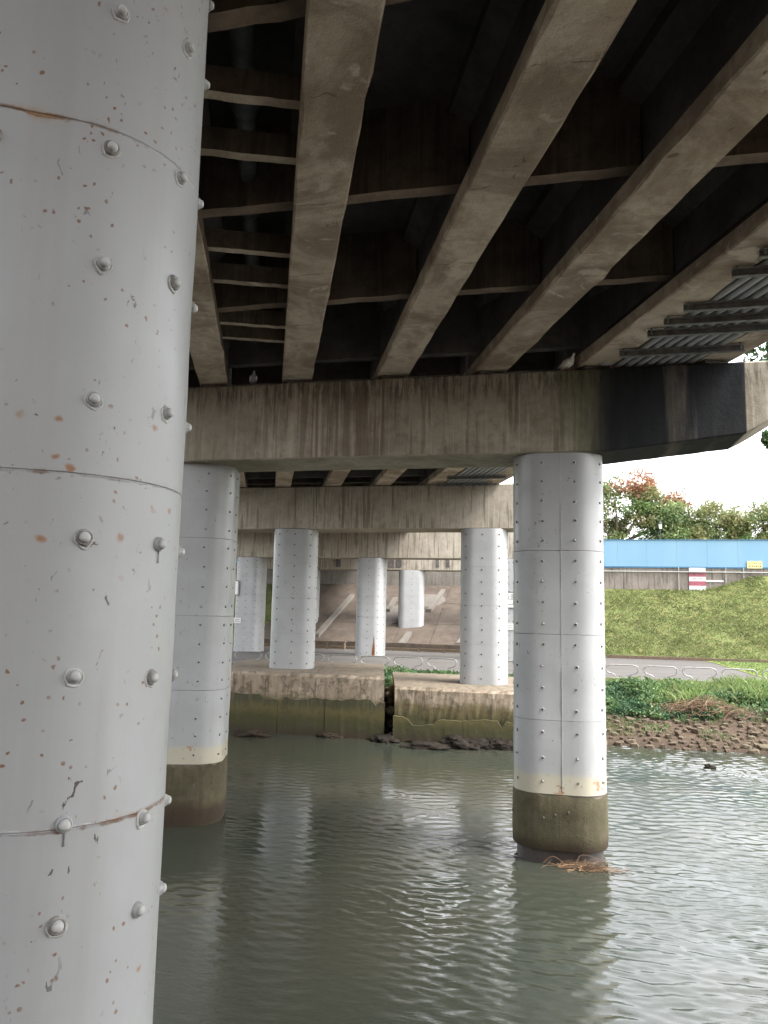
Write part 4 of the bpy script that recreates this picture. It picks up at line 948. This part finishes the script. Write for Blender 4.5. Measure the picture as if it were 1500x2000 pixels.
# leafy ground cover as meshes of many leaves
def leaves(mb, c, n, sx, sy, sz, size, nm, r2, up=.3, elong=1.6):
    for q in range(n):
        p = Vector(c) + Vector((r2.gauss(0, sx), r2.gauss(0, sy), r2.gauss(0, sz))); nrm = Vector((r2.gauss(0, 1), r2.gauss(0, 1), r2.gauss(up, 1))).normalized(); a_ = nrm.orthogonal().normalized(); b_ = nrm.cross(a_); t_ = r2.random() * 6.28; x_ = a_ * math.cos(t_) + b_ * math.sin(t_); y_ = nrm.cross(x_); s_ = size * r2.uniform(.6, 1.3)
        o = len(mb.v); mb.v += [tuple(p - x_ * s_ * elong * .5), tuple(p + y_ * s_ * .36 + nrm * s_ * .08), tuple(p + x_ * s_ * elong * .5), tuple(p - y_ * s_ * .36 + nrm * s_ * .08)]; mb.f.append((o, o + 1, o + 2, o + 3)); mb.m.append(nm)
def ground_cover(name, u0, u1, v0, v1, n, size, label, seed, mats_, dens=None, hmax=.35):
    r2 = random.Random(seed); mb = MB(); k_ = 0
    while k_ < n:
        u = r2.uniform(u0, u1); v = r2.uniform(v0, v1); d_ = wall_noise(u, v + seed, .8) + .5 * wall_noise(u, v + seed, 2.1)
        if dens and r2.random() > dens(u, v): k_ += 1; continue
        h = hmax * (.55 + .6 * d_); h = max(.04, h); p = uv(u, v, gzn(u, v) + h * r2.random() ** .6); mi = 0 if d_ < -.1 else (1 if r2.random() < .6 else 2)
        leaves(mb, p, 4, .05, .05, .04, size, min(mi, len(mats_) - 1), r2, .8, 1.3); k_ += 1
    o = mb.build(name, mats_, None, False, False); tag(o, label, 'plants', None, 'stuff'); return o
ground_cover('ground_cover', 0.0, 9.3, 26.9, 30.0, 9000, .085, 'dark green leafy plants covering the top of the stony bank', 3, [M['leafd'], M['leafm'], M['leafl']], lambda u, v: (1 if v > 27.35 + .4 * wall_noise(u, 1, 1.1) else .05) * (.12 if 5.1 < u < 6.6 and v < 28.6 else 1), .42)
ground_cover('bank_weeds', -9.2, -1.4, 28.5, 31.2, 4200, .085, 'green weeds behind the gap between the two footing blocks', 5, [M['leafd'], M['leafm'], M['leafl']], None, .3)
def blades(name, pts_fn, n, hgt, wid, label, seed, mats_, lean=.4):
    r2 = random.Random(seed); mb = MB()
    for q in range(n):
        r = pts_fn(r2)
        if r is None: continue
        p, hs_ = r; h = hgt * hs_ * r2.uniform(.6, 1.25); a_ = r2.random() * 6.28; d_ = Vector((math.cos(a_), math.sin(a_), 0)); w_ = wid * r2.uniform(.7, 1.3); l_ = Vector((r2.gauss(0, lean), r2.gauss(0, lean), 0)) * h; o = len(mb.v)
        mb.v += [tuple(p - d_ * w_ / 2), tuple(p + d_ * w_ / 2), tuple(p + d_ * w_ * .35 + l_ * .4 + Vector((0, 0, h * .6))), tuple(p + l_ + Vector((0, 0, h)))]; mb.f.append((o, o + 1, o + 2, o + 3)); mb.m.append(r2.randrange(len(mats_)))
    o = mb.build(name, mats_, None, False, False); tag(o, label, 'grass', None, 'stuff'); return o
def slope_fn(r2):
    u = r2.uniform(-3.6, 13.5) if r2.random() < .93 else r2.uniform(-24, -19.6); v = r2.uniform(TOE + .05, WALLV - .05); d_ = wall_noise(u, v, .7) + .8 * wall_noise(u, v, 2.4)
    if r2.random() > .85 + .2 * d_: return None
    return uv(u, v, gz(u, v) + .06 * (wall_noise(u, v, .9) + .6 * wall_noise(u, v, 2.3)) - .03), .85 + .3 * d_
blades('slope_grass', slope_fn, 64000, .17, .04, 'yellow green grass growing on the bank below the flood wall', 8, [M['grass1'], M['grass2'], M['grass1'], M['grass3']], .8)
def lawn_fn(r2):
    u = r2.uniform(6.4, 13); v = r2.uniform(31.8, TOE - .4); q = uv(u, v); t_ = (q.y - p2.y) / (p1.y - p2.y)
    if q.x < p2.x + (p1.x - p2.x) * t_ + .1: return None
    return Vector((q.x, q.y, TERR + .02)), 1
blades('lawn_grass', lawn_fn, 12000, .07, .035, 'short bright green lawn beyond the right end of the path', 9, [M['tall1'], M['grass1'], M['leafl']], .5)
def tall_fn(r2):
    u = r2.uniform(0, 9.3); v = r2.uniform(28.2, 31.4); d_ = wall_noise(u, v, .6) + .3
    a_ = math.exp(-((u - 4.1) / 1.0) ** 2) * (v < 30.2) + 1.2 * math.exp(-((u - 6.6) / .9) ** 2) * (v > 28.6) + .3
    if r2.random() > min(1, a_ * .8): return None
    return uv(u, v, gzn(u, v) - .02), .35 + .85 * min(a_, 1.1)
blades('tall_grass', tall_fn, 12000, .32, .018, 'tall light green grass tufts leaning over the bank near the loop rails', 10, [M['tall1'], M['tall2'], M['tall1'], M['leafl']], .4)
def weedgrass_fn(r2):
    u = r2.uniform(-9, 9.3); v = r2.uniform(29.6, 31.4)
    if -9 < u < -1 and r2.random() < .4: return None
    return uv(u, v, gzn(u, v) - .02), 1
blades('verge_grass', weedgrass_fn, 9000, .14, .03, 'short grass verge between the bank plants and the path', 12, [M['grass1'], M['tall1'], M['grass3'], M['grass2']], .5)
def seep_fn(r2):
    u = r2.uniform(-.4, 8.8); v = r2.uniform(25.6, 27.5)
    if wall_noise(u, v + 40, 1.1) < .18: return None
    return uv(u, v, gzn(u, v)), 1
blades('bank_sprouts', seep_fn, 3000, .10, .03, 'sparse green sprouts between the bank stones', 14, [M['leafm'], M['leafl'], M['grass3']], .5)

# ================================================================== TREES AND HOUSES BEYOND THE WALL
def tree(base, h, crown, nleaf, size, mats_, label, seed, pick=None, trunk=.22, group=None, name='park_tree'):
    """crown: list of (dx, dy, z, radius) lobes measured from the base"""
    r2 = random.Random(seed); base = Vector(base); t = thing(name, base, label, 'tree', group)
    mb = MB(); fork = base + Vector((r2.uniform(-.3, .3), r2.uniform(-.3, .3), h * .28)); mb.tube([base - Vector((0, 0, .3)), base + (fork - base) * .5 + Vector((r2.uniform(-.1, .1), 0, 0)), fork], [trunk, trunk * .8, trunk * .7], 9)
    tips = []
    for (dx, dy, z, rad) in crown:
        c = base + Vector((dx, dy, z)); m_ = fork.lerp(c, .5) + Vector((r2.gauss(0, .25), r2.gauss(0, .25), r2.gauss(.1, .2))); mb.tube([fork, m_, c], [trunk * .5, trunk * .33, trunk * .18], 7)
        for q in range(9):
            d_ = Vector((r2.gauss(0, 1), r2.gauss(0, 1), r2.gauss(.15, .8))).normalized() * rad * r2.uniform(.55, 1.05); s0 = m_.lerp(c, r2.uniform(.3, 1)); e = c + d_; mm = s0.lerp(e, .55) + Vector((r2.gauss(0, .15), r2.gauss(0, .15), r2.gauss(.1, .1))) * rad * .4
            mb.tube([s0, mm, e], [trunk * .16, trunk * .1, trunk * .03], 5)
            for _ in range(3): tips.append((mm.lerp(e, r2.uniform(.2, 1.1)) + Vector((r2.gauss(0, .2), r2.gauss(0, .2), r2.gauss(0, .2))) * rad, rad))
    mb.build('trunk', M['bark'], t, True)
    lf = MB(); per = max(6, nleaf // len(tips))
    for (p, rad) in tips:
        mi = pick(p, r2) if pick else r2.randrange(len(mats_)); sg = rad * r2.uniform(.16, .3)
        leaves(lf, p, int(per * r2.uniform(.5, 1.4)), sg, sg, sg * .7, size, mi, r2, .5, 1.6)
    lf.build('crown', mats_, t, False, False); return t
GY = 3.0
def on_street(px, Y): p = at(px, 1100, Y); return Vector((p.x, p.y, GY))
TG = 'trees beyond the flood wall'
b1 = on_street(1212, 66)
def pick1(p, r2):
    lx = p.x - b1.x; return (3 if r2.random() < .65 else 4) if (p.z > GY + 7.4 and lx > -1.2 and r2.random() < .7) or (p.z > GY + 6.0 and lx > 3.6 and r2.random() < .55) else r2.choice((0, 0, 1, 2))
tree(b1, 10.5, [(-2.2, 0, 5.2, 1.9), (-.4, .5, 7.6, 1.9), (1.8, 0, 7.9, 1.7), (3.4, .3, 7.0, 1.6), (4.9, .2, 6.1, 1.3), (1.2, -.6, 5.4, 1.4), (-2.9, 0, 3.2, 1.6), (-1.4, -.4, 2.6, 1.5), (-.6, .2, 4.2, 1.5), (-3.3, .3, 6.6, 1.5), (3.6, .4, 4.9, 1.3)], 24000, .19, [M['treem'], M['treeo'], M['treey'], M['red'], M['redp']], 'tall tree with orange red tips right behind the river column', 21, pick1, .26, TG)
tree(on_street(1300, 64), 6, [(-.6, 0, 3.6, 1.7), (1.4, 0, 4.6, 1.7), (.2, -.4, 2.6, 1.5), (2.6, 0, 3.2, 1.4)], 17000, .19, [M['treem'], M['treel'], M['treed']], 'bushy mid green tree behind the street lamp', 23, None, .18, TG)
tree(on_street(1385, 63), 6, [(-1.3, 0, 3.3, 1.5), (.4, 0, 4.4, 1.7), (1.9, 0, 4.2, 1.5), (0, -.3, 2.2, 1.4), (2.4, -.3, 2.4, 1.4), (-2.3, -.2, 2.2, 1.2)], 19000, .17, [M['treeo'], M['treel'], M['treey']], 'olive green rounded tree over the right half of the blue fence', 25, None, .18, TG)
tree(on_street(1478, 62), 6.5, [(-1.2, 0, 4.3, 1.4), (.6, .2, 5.4, 1.5), (2.0, 0, 4.0, 1.6), (-1.8, 0, 3.0, 1.0), (.4, 0, 3.2, 1.1)], 9000, .17, [M['treeo'], M['treey'], M['treem']], 'thin leaved tree with dark bent trunk at the right picture edge', 27, None, .2, TG)
bt = Vector((25.2, 41.5, 0)); bt.z = gz(*to_uv(bt))
tree(bt, 18, [(-3.4, 0, 17.0, 1.6), (-2.4, .6, 18.8, 1.7), (-4.0, 0, 12.4, .28), (.5, 0, 18.5, 2.4), (1.8, 0, 15, 2.2), (-1.6, .5, 20.4, 1.6)], 6000, .30, [M['leafd'], M['leafm'], M['leafl']], 'tall broad leaved tree with foliage hanging in at the right edge by the cap end', 29, None, .3, TG, 'street_tree')
# two houses
def house(c, w_, d_, h_, rz, label, seed, wallm='render'):
    c = Vector(c); t = thing('house', c, label, 'house'); ax = Vector((math.cos(rz), math.sin(rz), 0)); ay = Vector((-ax.y, ax.x, 0))
    mb = MB(); mb.box(c + Vector((0, 0, h_ / 2)), w_, d_, h_, ax, ay); wl = mb.build('wall', M[wallm], t)
    mb = MB(); e = .5; z0 = c.z + h_; A_ = [c + ax * sx * (w_ / 2 + e) + ay * sy * (d_ / 2 + e) for sx, sy in ((-1, -1), (1, -1), (1, 1), (-1, 1))]; rdg = [c - ax * (w_ / 2 - 1.2), c + ax * (w_ / 2 - 1.2)]
    vs_ = [Vector((q.x, q.y, z0 + .01)) for q in A_] + [Vector((q.x, q.y, z0 + 1.7)) for q in rdg]; mb.add(vs_, [(0, 1, 5, 4), (2, 3, 4, 5), (1, 2, 5), (3, 0, 4), (3, 2, 1, 0)]); mb.build('roof', M['roof'], t)
    for q in range(4):
        cc = c - ay * (d_ / 2 + .02) + ax * (w_ * (-.36 + .24 * q)) + Vector((0, 0, h_ * .62)); mb = MB(); mb.box(cc, .95, .08, 1.2, ax, ay); wn = mb.build('window', M['white'], t); mb = MB(); mb.box(cc - ay * .045, .8, .02, 1.05, ax, ay); mb.build('pane', M['glass'], wn)
p = at(1248, 1060, 84); house((p.x, p.y, GY), 8, 7, 2.7, -A, 'pale house with an orange tiled roof behind the tall tree', 1)
p = at(1490, 1060, 80); house((p.x, p.y, GY), 9, 7, 3.0, -A, 'house with an orange red roof glimpsed through the thin leaved tree', 2)
# lamp
lp = at(1290, 1050, 60); lp.z = GY; t = thing('street_lamp', lp, 'small black lantern street lamp standing behind the blue fence', 'street lamp')
zt_ = at(1290, 1029, 60).z
mb = MB(); mb.tube([lp, lp + Vector((0, 0, .5)), Vector((lp.x, lp.y, zt_ - .15))], [.09, .055, .04], 10); mb.build('post', M['lampblk'], t, True)
mb = MB(); mb.tube([Vector((lp.x, lp.y, zt_ - .16)), Vector((lp.x, lp.y, zt_ + .2))], [.08, .13], 6); mb.build('lantern_glass', M['lampglass'], t)
mb = MB(); mb.tube([Vector((lp.x, lp.y, zt_ + .2)), Vector((lp.x, lp.y, zt_ + .27)), Vector((lp.x, lp.y, zt_ + .42)), Vector((lp.x, lp.y, zt_ + .55))], [.17, .14, .05, .015], 6); mb.build('lantern_cap', M['lampblk'], t)
